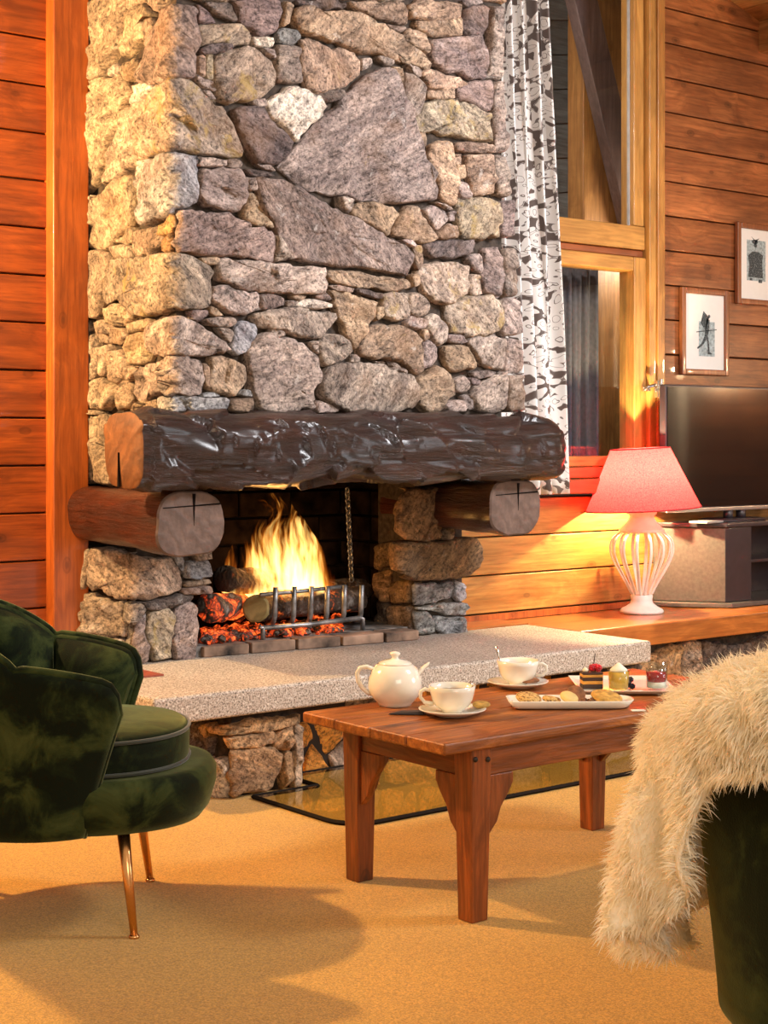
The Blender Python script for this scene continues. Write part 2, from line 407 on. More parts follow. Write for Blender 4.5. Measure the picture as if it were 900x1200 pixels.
# ------------------------------------------------------------------ patterned curtain by the chimney
def damask():
    t = NT('damask_cloth')
    uv = t.n('ShaderNodeTexCoord').outputs['UV']
    sc = t.n('ShaderNodeVectorMath', {0: uv, 1: (1, 1, 1)}, operation='MULTIPLY').outputs[0]
    # scrolling leaf motif: warped voronoi lobes with contour lines
    w1 = t.n('ShaderNodeTexNoise', {'Vector': sc, 'Scale': 7.0, 'Detail': 2.0}).outputs['Color']
    wv = t.n('ShaderNodeVectorMath', {0: w1, 1: (.11, .11, 0)}, operation='MULTIPLY').outputs[0]
    v2 = t.n('ShaderNodeVectorMath', {0: sc, 1: wv}, operation='ADD').outputs[0]
    vo = t.n('ShaderNodeTexVoronoi', {'Vector': v2, 'Scale': 27.0, 'Randomness': .95}, feature='SMOOTH_F1')
    vo.inputs['Smoothness'].default_value = .35
    d = vo.outputs['Distance']
    big = t.n('ShaderNodeTexNoise', {'Vector': v2, 'Scale': 9, 'Detail': 2.0, 'Distortion': 1.6}).outputs[0]
    h = t.math('ADD', d, t.math('MULTIPLY', big, .95))
    # dark ground where the field is high, thin dark veins elsewhere
    ground = t.ramp(h, [(.0, (0, 0, 0)), (.98, (0, 0, 0)), (1.0, (1, 1, 1))])
    ground = t.n('ShaderNodeMapRange', {0: h, 1: 1.13, 2: 1.15, 3: 0.0, 4: 1.0}).outputs[0]
    rings = t.math('ABSOLUTE', t.math('SUBTRACT', t.math('FRACT', t.math('MULTIPLY', t.math('ADD', d, t.math('MULTIPLY', big, .5)), 2.8)), .5))
    vein = t.ramp(rings, [(.05, (1, 1, 1)), (.07, (0, 0, 0))])
    f = t.math('MAXIMUM', ground, t.math('MULTIPLY', vein, .9))
    wv_ = t.noise(t.n('ShaderNodeTexCoord').outputs['Object'], 500, 2)
    cream = t.mix(wv_, (.70, .68, .66, 1), (.84, .82, .80, 1)); dark = t.mix(wv_, (.06, .038, .032, 1), (.14, .105, .09, 1))
    t.set(Base_Color=t.mix(f, cream, dark), Roughness=.6, Sheen_Weight=.2)
    return t.m
def cu_pt(s, z):
    # s 0..1 across; the cloth hangs wider towards the bottom
    f = (3.55 - z) / 2.6
    ul = 4.56 + .02 * f; ur = 4.99 + .15 * min(1, max(0, f)) ** 1.1
    A = .050; ph = s * 6 * 2 * math.pi
    v = 5.13 + A * math.sin(ph + .25 * math.sin(z * 2)) + .014 * math.sin(ph * 2.3 + z * 1.5)
    return Vector((ul + (ur - ul) * s + .016 * math.cos(ph * 1.0 + z), v, z))
cm = MB(); NS, NZ = 120, 40; rows = []
for k in range(NZ + 1):
    z = .953 + k * (4.0 - .953) / NZ
    rows.append([cu_pt(i / NS, z) for i in range(NS + 1)])
cm.grid(rows)
cur = obj('curtain', cm, damask(), smooth=True, world=True, fix=False)
uvl = cur.data.uv_layers.new(name='uv')
for pl in cur.data.polygons:
    for li, vi in zip(pl.loop_indices, pl.vertices):
        uvl.data[li].uv = ((vi % (NS + 1)) / NS * .95, .953 + (vi // (NS + 1)) * (4.0 - .953) / NZ)
so = cur.modifiers.new('s', 'SOLIDIFY'); so.thickness = .003
tag(cur, 'white damask curtain with brown scroll leaves hanging beside the stone chimney', 'curtain')
# ------------------------------------------------------------------ fireplace masonry
class Face2:
    """Two planes meeting at an outer corner (front v = VF, side u = US), unfolded to (s, z)."""
    def __init__(s, xc, VF, r=.014):
        s.VF = VF; s.US = onv(xc, 500, VF).x; s.xc = xc; s.r = r
    def unfold(s, px, py):
        if px >= s.xc: p = onv(px, py, s.VF); return (p.x - s.US, p.z)
        p = onu(px, py, s.US); return (-(p.y - s.VF), p.z)
    def fold(s, a, z, h):
        r = s.r
        if a > r: return Vector((s.US + a, s.VF - h, z))
        if a < -r: return Vector((s.US - h, s.VF - a, z))
        th = (a + r) / (2 * r) * math.pi / 2        # 0 side .. 90 front
        n = Vector((-math.cos(th), -math.sin(th), 0))
        c = Vector((s.US + r, s.VF + r, 0)); p = c + n * (r + h); p.z = z
        return p

class SplayFace:
    """Front plane v = C.y and a splayed cheek running from the corner C back to B."""
    def __init__(s, C, B):
        s.C, s.B = Vector((C[0], C[1], 0)), Vector((B[0], B[1], 0)); s.d = (s.B - s.C).normalized(); s.n = Vector((s.d.y * -1, s.d.x, 0))
        if s.n.y > 0: s.n = -s.n
        s.xc = CX + F * (s.C.dot(RGT) / s.C.dot(FWD))
    def unfold(s, px, py):
        if px >= s.xc: p = onv(px, py, s.C.y); return (p.x - s.C.x, p.z)
        r = ray(px, py); t = s.C.dot(s.n) / r.dot(s.n); p = O + r * t
        return (-(Vector((p.x, p.y, 0)) - s.C).dot(s.d), p.z)
    def fold(s, a, z, h):
        if a >= 0: return Vector((s.C.x + a, s.C.y - h, z))
        p = s.C - s.d * a + s.n * h; p.z = z; return p
STONE_COL = {'g': (.335, .28, .26, .25), 'p': (.26, .205, .198, .1), 'b': (.36, .27, .20, .35), 'y': (.37, .31, .25, .62),
             'w': (.58, .52, .48, .35), 'l': (.30, .31, .33, .2), 'd': (.14, .115, .11, .1), 'o': (.42, .27, .14, .4),
             's': (.36, .29, .225, .3), 'q': (.78, .33, .06, .1)}
rs = random.Random(11)
def chaikin(P):
    out = []
    for i in range(len(P)):
        a, b = P[i], P[(i + 1) % len(P)]
        out += [(a[0] * .94 + b[0] * .06, a[1] * .94 + b[1] * .06), (a[0] * .06 + b[0] * .94, a[1] * .06 + b[1] * .94)]
    return out
def stone(face, P, code='g', parent=None, raw=False, gap=-.0044, proud=.021, mat=None, name='stone', rough=1.0):
    if not raw: P = [face.unfold(*q) for q in P]
    # area centroid
    A = cx = cz = 0
    for (x0, y0), (x1, y1) in zip(P, P[1:] + P[:1]):
        k = x0 * y1 - x1 * y0; A += k; cx += (x0 + x1) * k; cz += (y0 + y1) * k
    A /= 2
    if abs(A) < 1e-5: return
    cx /= 6 * A; cz /= 6 * A; size = math.sqrt(abs(A))
    P = chaikin(P)
    # resample
    L = [math.dist(P[i], P[(i + 1) % len(P)]) for i in range(len(P))]; tot = sum(L)
    n = max(12, min(60, int(tot / .017))); Q = []; i = 0; acc = 0
    for k in range(n):
        t = tot * k / n
        while acc + L[i] < t: acc += L[i]; i += 1
        f = (t - acc) / max(L[i], 1e-9); a, b = P[i], P[(i + 1) % len(P)]
        Q.append((a[0] + (b[0] - a[0]) * f, a[1] + (b[1] - a[1]) * f))
    sd = rs.uniform(0, 100); hmax = proud * min(1.0, .45 + size * 2.2) * rs.uniform(.65, 1.25)
    tx, tz = rs.uniform(-.10, .10), rs.uniform(-.10, .10); jit = min(.012, size * .07) * rough
    B = []
    for (x, z) in Q:
        d = math.hypot(x - cx, z - cz); k = max(.3, 1 - gap / max(d, 1e-4))
        nx = noise.fractal(Vector((x * 28, z * 28, sd)), 1, 2, 3) * jit; nz = noise.fractal(Vector((x * 28, z * 28, sd + 9)), 1, 2, 3) * jit
        B.append((cx + (x - cx) * k + nx, cz + (z - cz) * k + nz))
    rim = min(.012, size * .16)
    m = MB(); rings = []
    def hh(x, z, base):
        a = noise.noise(Vector((x * 7, z * 9, sd))) * .40 + noise.noise(Vector((x * 24, z * 30, sd))) * .34 + noise.noise(Vector((x * 60, z * 70, sd))) * .16
        vd = noise.voronoi(Vector((x * 8, z * 11, sd)))[0]
        c0 = noise.voronoi(Vector((x * 8, z * 11, sd)))[1][0]; tv = noise.noise_vector(c0 * 3.7)
        fac = (tv.x * (x - c0.x / 8) + tv.y * (z - c0.y / 11)) * .55 + tv.z * .005
        return base * (.85 + a * .8) + fac + (tx * (x - cx) + tz * (z - cz)) * .6
    spec = [(0, -.06, 1), (0, -.014, 1), (.4, .55, 0), (1.0, .92, 0)]
    for ins, hv, ab in spec:
        rg = []
        for (x, z) in B:
            d = math.hypot(x - cx, z - cz); k = max(.25, 1 - ins * rim / max(d, 1e-4))
            xx, zz = cx + (x - cx) * k, cz + (z - cz) * k
            h = hv if ab else hh(xx, zz, hmax * hv)
            rg.append(face.fold(xx, zz, h))
        rings.append(rg)
    for k in (.82, .64, .44, .24, .1):
        rg = []
        for (x, z) in B:
            d = math.hypot(x - cx, z - cz); k0 = max(.25, 1 - rim / max(d, 1e-4)) * k
            xx, zz = cx + (x - cx) * k0, cz + (z - cz) * k0
            rg.append(face.fold(xx, zz, hh(xx, zz, hmax)))
        rings.append(rg)
    m.loft(rings, True, False)
    m.add(list(rings[-1]), [tuple(range(len(B)))])
    o = obj(name, m, mat or M['stone'], parent, True, world=True)
    c = STONE_COL[code]; v = rs.uniform(.8, 1.2)
    o.color = (c[0] * v, c[1] * v * rs.uniform(.97, 1.03), c[2] * v * rs.uniform(.94, 1.05), c[3])
    return o
def rubble(face, s0, s1, zline, rows, codes, parent, hgt=(.13, .2), wid=(.14, .32), seed=1, **k):
    r = random.Random(seed); base = 0
    tops = None
    for row in range(rows):
        h = r.uniform(*hgt); a = s0; ph = r.uniform(0, 9)
        def wob(x, q): return .022 * math.sin(x * 9 + q * 2.3 + seed)
        while a < s1 - .03:
            b = min(s1, a + r.uniform(*wid))
            if s1 - b < .07: b = s1
            z0a, z0b = zline(a) + base + wob(a, row), zline(b) + base + wob(b, row)
            z1a, z1b = zline(a) + base + h + wob(a, row + 1), zline(b) + base + h + wob(b, row + 1)
            md = (a + b) / 2
            P = [(a + r.uniform(-.012, .012), z0a), (md, zline(md) + base + wob(md, row)), (b, z0b), (b + r.uniform(-.012, .012), (z0b + z1b) / 2),
                 (b, z1b), (md, zline(md) + base + h + wob(md, row + 1)), (a, z1a)]
            stone(face, P, r.choice(codes), parent, raw=True, **k)
            a = b
        base += h

fp = empty('fireplace', (3.6, 5.1, .375))
tag(fp, 'rough stone fireplace with tall chimney breast above a wide open hearth', 'fireplace')
BR = Face2(203, 4.68)
core = MB(); core.mm((BR.US + .03, 4.71, 1.06), (4.37, 5.345, 4.08))
bc = obj('chimney_breast', core, M['mortar'], fp, world=True)

FRONT = '''
p 193,7 205,4 222,5 230,13 230,71 228,93 214,90 204,88 194,97 176,98 157,96 164,75 168,52 184,30 188,15
p 232,6 243,12 254,27 232,26
d 235,2 270,3 279,27 262,20 245,10
p 276,0 328,-2 331,15 326,33 318,41 300,42 292,32 281,28 279,14
b 334,2 343,5 341,15 336,30 330,31 332,15
y 233,28 254,28 277,29 290,33 292,42 290,52 277,54 262,50 247,50 233,54
d 234,57 250,51 265,51 270,57 258,62 240,64
w 295,44 320,44 321,54 310,55 295,52
w 308,57 323,58 321,68 313,63
l 326,38 334,32 346,35 354,41 347,50 336,53 327,48
g 326,53 345,54 352,53 354,75 355,95 338,97 324,93 323,80
b 232,66 239,65 240,89 231,86
y 241,65 249,65 249,94 241,91
y 252,66 265,58 280,55 292,54 305,60 316,70 321,82 320,97 316,110 304,115 285,117 272,121 256,116 251,100 250,80
g 229,88 240,93 250,98 252,106 245,104 232,97
g 236,104 247,107 253,116 245,114
b 342,12 350,8 362,10 378,14 400,13 421,14 440,25 465,38 487,55 508,78 506,82 488,78 462,70 440,62 420,60 400,52 375,44 354,38 343,28
b 354,45 366,45 385,55 402,59 421,68 421,85 412,97 400,104 380,107 362,104 358,90 355,70
b 408,2 430,0 470,2 477,12 479,28 470,28 450,22 430,15 415,10
d 346,1 372,0 398,-1 404,6 400,11 378,11 360,8 348,6
b 480,6 492,0 520,2 540,4 542,22 520,24 500,24 484,22
b 486,25 505,25 540,22 543,38 535,43 518,43 500,40 488,34
p 545,10 560,7 571,8 571,25 568,41 545,42 543,25
g 543,0 560,-1 566,4 548,8
b 478,33 485,35 500,41 503,52 502,64 492,57 480,48 474,43
g 453,28 465,31 476,32 470,38 462,36
p 504,46 520,45 540,44 566,42 569,55 571,75 570,92 555,91 540,86 522,84 508,72 504,60
b 492,85 500,81 512,84 524,88 540,92 548,98 540,103 520,105 505,103 496,96
b 500,106 515,106 531,103 532,115 515,116 500,115
p 533,104 548,98 573,93 575,110 573,131 555,121 534,117
g 472,85 480,86 492,95 498,105 497,115 490,132 484,138 479,122 472,106
b 460,78 468,79 471,92 470,102 463,88
y 487,142 493,128 500,118 530,118 545,120 560,126 575,135 576,165 560,164 535,161 510,156 488,152
b 487,156 500,156 501,168 498,173 490,172
b 533,166 555,166 577,170 577,179 560,179 533,177
b 502,180 508,170 517,164 530,167 532,185 534,210 533,240 524,238 513,230 510,210 504,195
b 534,181 542,182 541,192 535,192
b 536,194 544,194 546,208 536,210
g 536,212 550,214 555,230 540,233 536,228
b 545,182 577,181 579,205 577,229 557,228 552,212 547,198
g 430,88 446,79 459,80 463,92 470,107 480,130 487,150 493,178 502,197 511,218 511,232 500,236 480,237 455,237 430,234 405,230 385,226 360,222 345,212 333,200 328,192 340,180 360,160 380,140 400,115
w 312,120 325,110 342,101 355,103 372,110 382,122 378,133 366,146 354,158 347,164 338,155 325,146 314,136
d 375,110 387,105 400,105 402,112 394,118 385,120
d 275,127 290,124 308,127 312,137 322,148 334,158 341,168 335,178 326,191 312,193 300,190 295,180 286,160 276,142
g 294,118 310,115 312,125 300,126
y 201,94 212,92 226,97 236,108 248,117 258,124 268,138 277,150 282,165 283,184 268,184 250,181 232,180 215,176 204,175 190,180 176,184 176,165 176,140 177,115 185,104
s 145,127 160,122 174,114 175,140 175,183 165,186 155,194 140,207 120,216 119,210 128,180 136,155
l 176,187 190,182 205,178 220,179 231,183 232,200 232,222 229,240 215,244 203,247 190,255 175,263 168,264 168,245 170,215
w 160,190 173,187 170,205 166,228 163,238 161,215
s 100,252 108,238 122,226 138,212 150,208 158,205 160,230 158,258 150,266 140,276 130,288 120,292 105,289 95,288 95,268
g 233,184 250,185 265,188 264,195 233,195
g 267,187 277,187 284,190 283,196 268,196
g 234,198 264,198 284,198 287,212 290,222 286,235 281,248 265,248 252,245 235,240 233,225
b 291,226 299,225 307,238 314,252 321,266 305,265 290,258 284,250 289,240
g 288,208 294,208 298,222 292,224 288,218
d 287,198 300,199 315,202 322,206 308,207 292,205
g 302,192 318,194 322,200 310,198
p 296,209 310,209 325,209 340,217 356,225 375,235 395,249 412,256 440,270 462,281 478,291 483,293 482,305 478,322 455,319 425,314 395,311 360,306 340,305 330,285 318,262 308,240 300,222
g 323,276 330,284 338,303 322,306 322,290
p 207,249 225,247 250,249 275,253 286,259 292,265 318,270 322,274 321,290 321,304 305,305 285,302 265,299 245,300 225,297 207,296 204,285 206,262
o 198,250 206,254 206,266 200,272 188,278 188,262
o 189,283 204,272 203,295 188,296
s 159,271 175,268 187,264 188,278 186,290 175,298 160,302 158,288
s 131,289 140,287 156,288 156,302 136,303 132,296
s 135,284 150,268 158,268 157,284 142,285
y 134,305 160,303 180,300 200,297 220,297 235,305 248,314 249,335 247,352 242,362 225,363 208,362 190,366 170,370 158,372 150,362 140,352 126,358 124,345 128,325 131,312
s 95,294 115,294 127,296 127,320 122,345 115,368 108,374 96,370 94,340 94,310
g 257,306 262,303 285,304 310,308 345,312 378,314 382,327 384,336 377,345 350,345 325,342 300,341 282,338 265,331 256,329
b 236,302 250,301 257,303 254,310 240,309
g 252,336 265,335 280,340 303,344 304,362 290,368 270,367 255,360 249,352
p 305,345 318,344 333,350 335,357 320,362 306,363
w 349,352 365,351 384,355 386,360 370,362 350,358
b 342,346 358,347 355,351 343,350
d 368,347 382,342 388,352 375,351
g 336,353 345,353 345,358 337,359
g 297,370 315,365 335,360 350,361 375,364 393,367 395,372 388,384 375,396 362,396 345,392 330,386 305,383 298,376
g 237,375 255,371 275,371 277,378 270,384 255,383 243,380
p 221,364 243,364 245,369 235,376 226,375
b 246,359 255,364 262,370 250,370 245,366
l 276,378 290,376 301,382 302,390 297,400 288,412 280,417 270,410 273,395
g 254,384 270,386 273,392 270,401 262,393
g 176,385 184,378 195,373 212,372 225,376 238,382 250,392 262,400 270,409 262,414 240,417 215,416 195,417 180,415 176,402
g 318,385 332,389 333,393 322,396 317,391
g 295,400 303,393 312,391 330,396 345,398 358,402 363,410 372,422 377,437 374,445 370,455 371,468 365,481 345,482 320,482 300,479 297,465 292,445 291,430 288,415
b 246,419 258,417 272,422 285,430 289,447 284,458 272,464 258,460 244,456 245,440
g 157,440 165,430 180,425 195,420 215,418 230,420 236,426 237,445 237,460 230,464 215,463 195,461 180,464 168,470 160,468 156,455
l 185,466 204,465 240,466 267,466 267,475 262,482 240,483 184,482
b 270,470 278,467 295,467 296,476 294,482 272,482
l 279,463 288,457 296,460 296,465
l 238,462 248,460 258,463 255,465 238,465
b 237,427 243,427 243,455 239,450
g 374,470 382,472 398,481 390,484 370,484
g 371,402 375,395 388,391 398,393 408,400 412,413 405,420 395,425 382,428 376,420
g 376,452 378,440 386,430 400,426 425,424 445,428 465,434 483,442 490,455 489,470 480,478 465,483 430,484 405,482 385,474 377,463
b 387,340 400,342 420,347 443,354 440,363 433,380 424,396 417,411 413,408 405,390 395,365
b 386,317 400,317 425,320 455,325 478,329 480,338 468,341 445,339 420,336 395,333 386,328
g 386,334 400,335 414,338 413,343 395,341
d 416,338 432,341 446,344 445,351 430,347 417,343
y 449,345 460,341 478,344 480,362 475,374 462,376 450,370 448,358
y 480,345 492,343 502,350 505,360 500,370 488,372 482,365
y 490,320 495,310 515,308 540,309 550,312 549,328 546,345 535,352 520,358 508,352 497,342 492,332
y 551,322 562,322 565,330 564,346 552,346 549,338
p 567,292 580,290 588,300 589,330 586,347 575,344 567,340 566,315
g 547,300 560,298 567,312 566,320 555,318 548,310
d 497,286 515,282 540,281 557,282 556,293 545,300 525,303 503,300
y 523,358 535,354 550,348 575,345 586,352 588,370 584,388 570,393 550,394 532,388 524,375
g 502,372 512,368 520,376 526,388 522,400 514,405 504,395 501,385
g 477,377 485,371 500,374 500,382 490,386 478,383
b 430,384 445,381 470,383 485,388 493,398 494,415 492,432 485,440 478,432 468,422 445,421 428,420 420,413 424,400
g 496,402 502,397 513,408 512,420 505,430 495,434 494,418
b 520,408 530,403 545,405 553,415 560,425 555,432 540,435 530,433 523,425
g 550,396 570,394 590,396 591,415 589,433 575,432 565,425 558,413 549,403
b 490,442 500,436 512,428 522,432 530,448 530,462 522,472 512,484 500,484 491,476 488,460
g 533,446 545,441 551,448 551,455 543,460 535,456
g 553,462 565,450 580,440 592,437 594,460 593,481 575,483 560,480 554,472
g 520,475 530,469 545,470 545,482 525,484
g 542,465 551,463 554,480 547,480 545,470
g 553,437 570,434 583,436 575,441 560,444
g 524,393 535,392 547,400 540,403 525,400
g 552,443 560,446 558,451 552,450
g 440,423 462,424 475,433 478,438 465,435
b 475,242 483,240 492,245 500,258 508,272 512,281 500,285 483,280 465,278 459,275 466,258
b 414,246 425,237 445,239 465,244 468,252 462,262 456,275 440,266 425,258 412,252
g 497,245 508,241 523,246 527,250 522,262 510,271 503,262
b 513,273 525,262 536,265 538,278 520,281 513,279
y 533,238 545,234 570,233 582,238 585,260 582,277 560,280 540,277 535,260
g 527,249 533,248 534,258 527,258
g 508,236 520,240 532,244 531,248 520,243
g 396,231 415,233 414,242 410,250 400,246
b 482,322 490,322 491,333 484,336
b 440,362 448,360 450,370 442,376
g 468,281 482,282 484,290 475,286
b 485,288 495,288 494,308 489,318 484,305
g 363,402 371,400 373,415 366,408
g 410,424 415,415 421,420 421,424
b 494,386 500,388 500,396 495,400
g 423,69 436,68 437,76 427,82
g 442,66 455,65 463,72 458,77 446,72
g 476,76 488,79 496,86 490,92 482,84
g 579,183 592,183 598,205 598,229 580,229
g 587,236 600,236 602,276 586,276
g 590,292 604,292 606,345 591,346
g 591,350 606,350 608,392 588,392
g 594,398 610,398 612,436 593,436
g 596,440 612,440 613,482 596,482
g 574,8 588,8 590,90 574,90
g 578,96 592,96 596,178 580,178
s 97,-16 148,-14 146,15 142,40 138,58 128,72 122,85 112,92 98,98 96,60
s 150,15 160,10 170,5 182,15 180,21 168,22 167,45 155,60 142,68 140,55 146,35
s 150,-6 172,-6 172,0 158,7 149,12
s 176,-4 192,-2 190,5 184,14 174,4
s 170,23 181,21 182,30 172,45 169,48
w 128,82 135,74 143,78 142,85 130,90
s 144,75 157,68 161,78 156,88 148,95 144,85
s 98,99 110,94 124,89 124,96 108,104 98,107
s 105,112 122,98 142,88 148,98 152,108 145,125 138,145 130,165 124,178 118,195 112,212 100,225 97,225 97,170 97,130
w 150,100 165,98 180,99 182,104 172,112 158,120 150,122 154,110
s 97,232 105,232 112,228 104,240 97,250
s 124,362 135,356 146,356 155,368 152,376 138,382 125,378
s 147,380 160,376 173,373 175,380 165,388 150,390
s 111,378 122,374 130,382 146,386 147,398 135,403 118,402 112,392
s 148,408 152,395 162,390 173,393 175,405 175,418 170,427 158,427 150,420
s 94,380 102,375 106,382 104,390 94,397
s 95,400 108,390 112,405 116,430 112,440 102,448 94,446
s 114,408 125,404 128,410 124,425 122,440 117,440
s 127,412 138,410 147,425 146,440 135,450 126,435
s 103,450 118,442 125,450 133,456 133,470 122,480 108,480 102,468
s 136,455 145,445 155,452 156,465 148,478 138,478 134,468
s 147,430 160,430 162,438 152,446 147,442
s 93,452 101,452 101,470 94,472
s 160,472 184,468 183,482 155,482
s 93,474 105,480 118,481 118,486 92,485
s 92,488 107,487 108,505 108,520 107,545 106,562 91,568 91,540
s 110,488 122,487 135,492 140,530 138,566 110,566 110,520
s 142,490 170,488 172,566 142,566
o 174,488 200,486 200,566 174,566
'''
def trace(face, txt, parent, **k):
    for ln in txt.strip().splitlines():
        q = ln.split(); stone(face, [tuple(map(float, a.split(','))) for a in q[1:]], q[0], parent, **k)
trace(BR, FRONT, bc)
def zl(s): return 2.725 + (.17 * s if s > 0 else -.21 * s)
rubble(BR, -.64, 1.55, zl, 6, 'ggpbybs', bc, (.17, .26), (.2, .42), 3)
# right flank of the breast (turned away from the camera)
class FlankFace:
    def fold(s, a, z, h): return Vector((4.36 + h, 4.70 + a, z))
rubble(FlankFace(), .02, .62, lambda s: 1.30, 13, 'ggpbs', bc, (.16, .24), (.18, .34), 5)

hd = MB(); hd.mm((2.99, 4.775, 1.03), (4.21, 5.60, 1.058)); obj('glow_cover_plate', hd, M['soot'], fp, world=True)  # dark plate added under the breast to hide the fire's glow there
# jambs of the opening
jl = MB(); jl.add([(2.785, 5.335, .376), (2.915, 5.115, .376), (3.14, 5.115, .376), (3.14, 5.345, .376), (2.785, 5.335, .80), (2.915, 5.115, .80), (3.14, 5.115, .80), (3.14, 5.345, .80)], [(3, 2, 1, 0), (4, 5, 6, 7), (0, 1, 5, 4), (1, 2, 6, 5), (2, 3, 7, 6), (3, 0, 4, 7)]); jl.mm((3.0, 5.12, .80), (3.13, 5.345, 1.06))
jlo = obj('jamb', jl, M['mortar'], fp, world=True)
JL = SplayFace((2.894, 5.09), (2.757, 5.305))
trace(JL, '''
s 107,645 120,641 140,646 158,650 178,655 195,653 200,655 210,665 213,680 211,693 195,698 175,702 150,702 128,700 122,690 107,692 106,670
s 87,645 104,644 105,670 100,690 87,695 86,670
s 85,698 105,696 125,703 145,705 146,745 120,748 97,740 84,730
g 147,706 165,706 170,716 157,735 151,765 147,765
g 172,718 168,740 175,775 165,778 152,774 157,738
y 175,718 195,714 202,722 202,750 200,772 180,775 176,755 174,735
g 206,715 225,704 230,710 231,745 229,772 207,774 203,750
d 150,705 175,705 213,696 229,697 226,703 205,712 175,715 165,708
g 228,644 246,643 247,655 233,657
l 216,660 247,657 248,677 218,678
l 201,652 213,650 216,658 216,668 210,668
b 214,682 245,679 246,684 216,688
g 213,690 246,686 247,695 215,697
g 180,640 226,640 226,650 205,650 190,650
g 100,750 145,748 147,780 100,785
d 218,590 246,590 247,640 218,640
''', jlo)
jr = MB(); jr.mm((4.235, 5.10, .375), (4.50, 5.345, 1.06))
jro = obj('jamb', jr, M['mortar'], fp, world=True)
JR = Face2(485, 5.08); JRu = Face2(474, 5.0)
trace(JRu, '''
o 466,592 475,574 520,570 526,585 522,610 516,630 500,634 475,632 464,625
o 461,635 490,636 520,635 555,630 562,635 563,655 555,670 540,677 515,680 490,680 480,676 465,668 460,650
b 527,585 537,584 533,605 528,612
b 519,620 527,612 532,630 518,632
''', jro, proud=.03, mat=M['soot_stone'])
trace(JR, '''
l 484,683 510,684 530,681 532,690 525,700 505,706 484,710 482,695
l 533,680 546,685 549,700 540,706 533,700
l 484,712 510,708 545,707 547,721 525,721 505,715 486,714
l 483,717 500,717 508,730 508,743 490,743 484,730
l 510,723 546,723 547,743 520,744 511,735
''', jro)
trace(JR, '''
o 457,682 481,681 480,706 458,707
b 456,711 481,711 482,738 456,737
o 438,640 457,634 458,660 440,668
o 441,672 456,668 456,706 441,700
b 441,705 454,708 454,736 441,735
''', jro, mat=M['soot_stone'])

# firebox: back, cheeks, smoke throat, sooty fire bricks
fb = MB(); fb.mm((3.02, 5.60, .375), (4.42, 5.70, 1.5)); fb.mm((3.02, 5.34, .375), (3.12, 5.62, 1.5)); fb.mm((4.26, 5.34, .375), (4.40, 5.62, 1.5)); fb.mm((3.02, 5.34, 1.45), (4.42, 5.70, 1.52))
fbo = obj('firebox', fb, M['soot'], fp, world=True)
z = .42
for r_ in range(6):
    u = 3.13 - (.12 if r_ % 2 else 0)
    while u < 4.25:
        b = min(4.25, u + .27); a = max(3.13, u)
        if b - a > .03:
            m = MB(); m.mm((a + .004, 5.575 + random.uniform(-.004, .004), z + .004), (b - .004, 5.61, z + .108)); obj('brick', m, M['soot_brick'], fbo, bevel=.006, world=True, segs=1)
        u += .27
    z += .112
z = .42
for r_ in range(5):
    v = 5.26
    while v < 5.57:
        m = MB(); m.mm((4.235 + random.uniform(-.006, .006), v + .004, z + .004), (4.27, min(5.57, v + .15) - .004, z + .108)); obj('brick', m, M['soot_brick'], fbo, bevel=.006, world=True, segs=1); v += .15
    z += .112
# raised row of fire bricks at the edge of the fire, ash floor behind
hb = MB(); hb.mm((3.13, 5.11, .376), (4.22, 5.60, .415))
ho = obj('fire_floor', hb, plain('ash', (.16, .145, .135), .95, var=.5, scale=22, bump=.8), fp, world=True)
brickm = plain('hearth_brick', (.25, .155, .105), .9, var=.5, scale=9, bump=.6)
u = 3.165; A0 = onz(238, 771, .375); A1 = onz(492, 750, .375); du = (A1 - A0).normalized(); dp = Vector((-du.y, du.x, 0)); L = (A1 - A0).length; k = 0
while k * .205 < L - .05:
    a = k * .205; b = min(L, a + .2); q = [A0 + du * (a + .003), A0 + du * (b - .003)]
    m = MB(); m.add([q[0], q[1], q[1] + dp * .105, q[0] + dp * .105] + [p_ + Vector((0, 0, .040 + random.uniform(-.003, .003))) for p_ in (q[0], q[1], q[1] + dp * .105, q[0] + dp * .105)],
                    [(3, 2, 1, 0), (4, 5, 6, 7), (0, 1, 5, 4), (1, 2, 6, 5), (2, 3, 7, 6), (3, 0, 4, 7)])
    obj('brick', m, brickm, ho, bevel=.006, world=True); k += 1

# ------------------------------------------------------------------ mantel beam and log corbels
def bark_wood(name, dark, light, rough, coat, axis, spec=.5):
    t = NT(name); sc = [14.] * 3; sc[axis] = 1.5; v = t.coords(tuple(sc)); g = t.noise(v, 1.6, 7, .65, .8)
    big = t.noise(t.coords((3, 3, 3)), 1.6, 4, .6)
    col = t.ramp(g, [(.30, dark), (.55, tuple((a + b) / 2 for a, b in zip(dark, light))), (.75, light)])
    col = t.mix(.7, col, t.ramp(big, [(.35, (.35, .30, .28)), (.65, (1.3, 1.2, 1.1))]), 'MULTIPLY')
    rr = t.n('ShaderNodeMapRange', {0: g, 1: .3, 2: .7, 3: rough * 1.5, 4: rough}).outputs[0]
    t.set(Base_Color=col, Roughness=rr, Coat_Weight=coat, Coat_Roughness=.2, Normal=t.bump(t.math('ADD', t.math('ADD', g, t.math('MULTIPLY', big, .4)), t.math('MULTIPLY', t.noise(v, 4.5, 6, .7, .5), .9)), 1.0, .024))
    return t.m
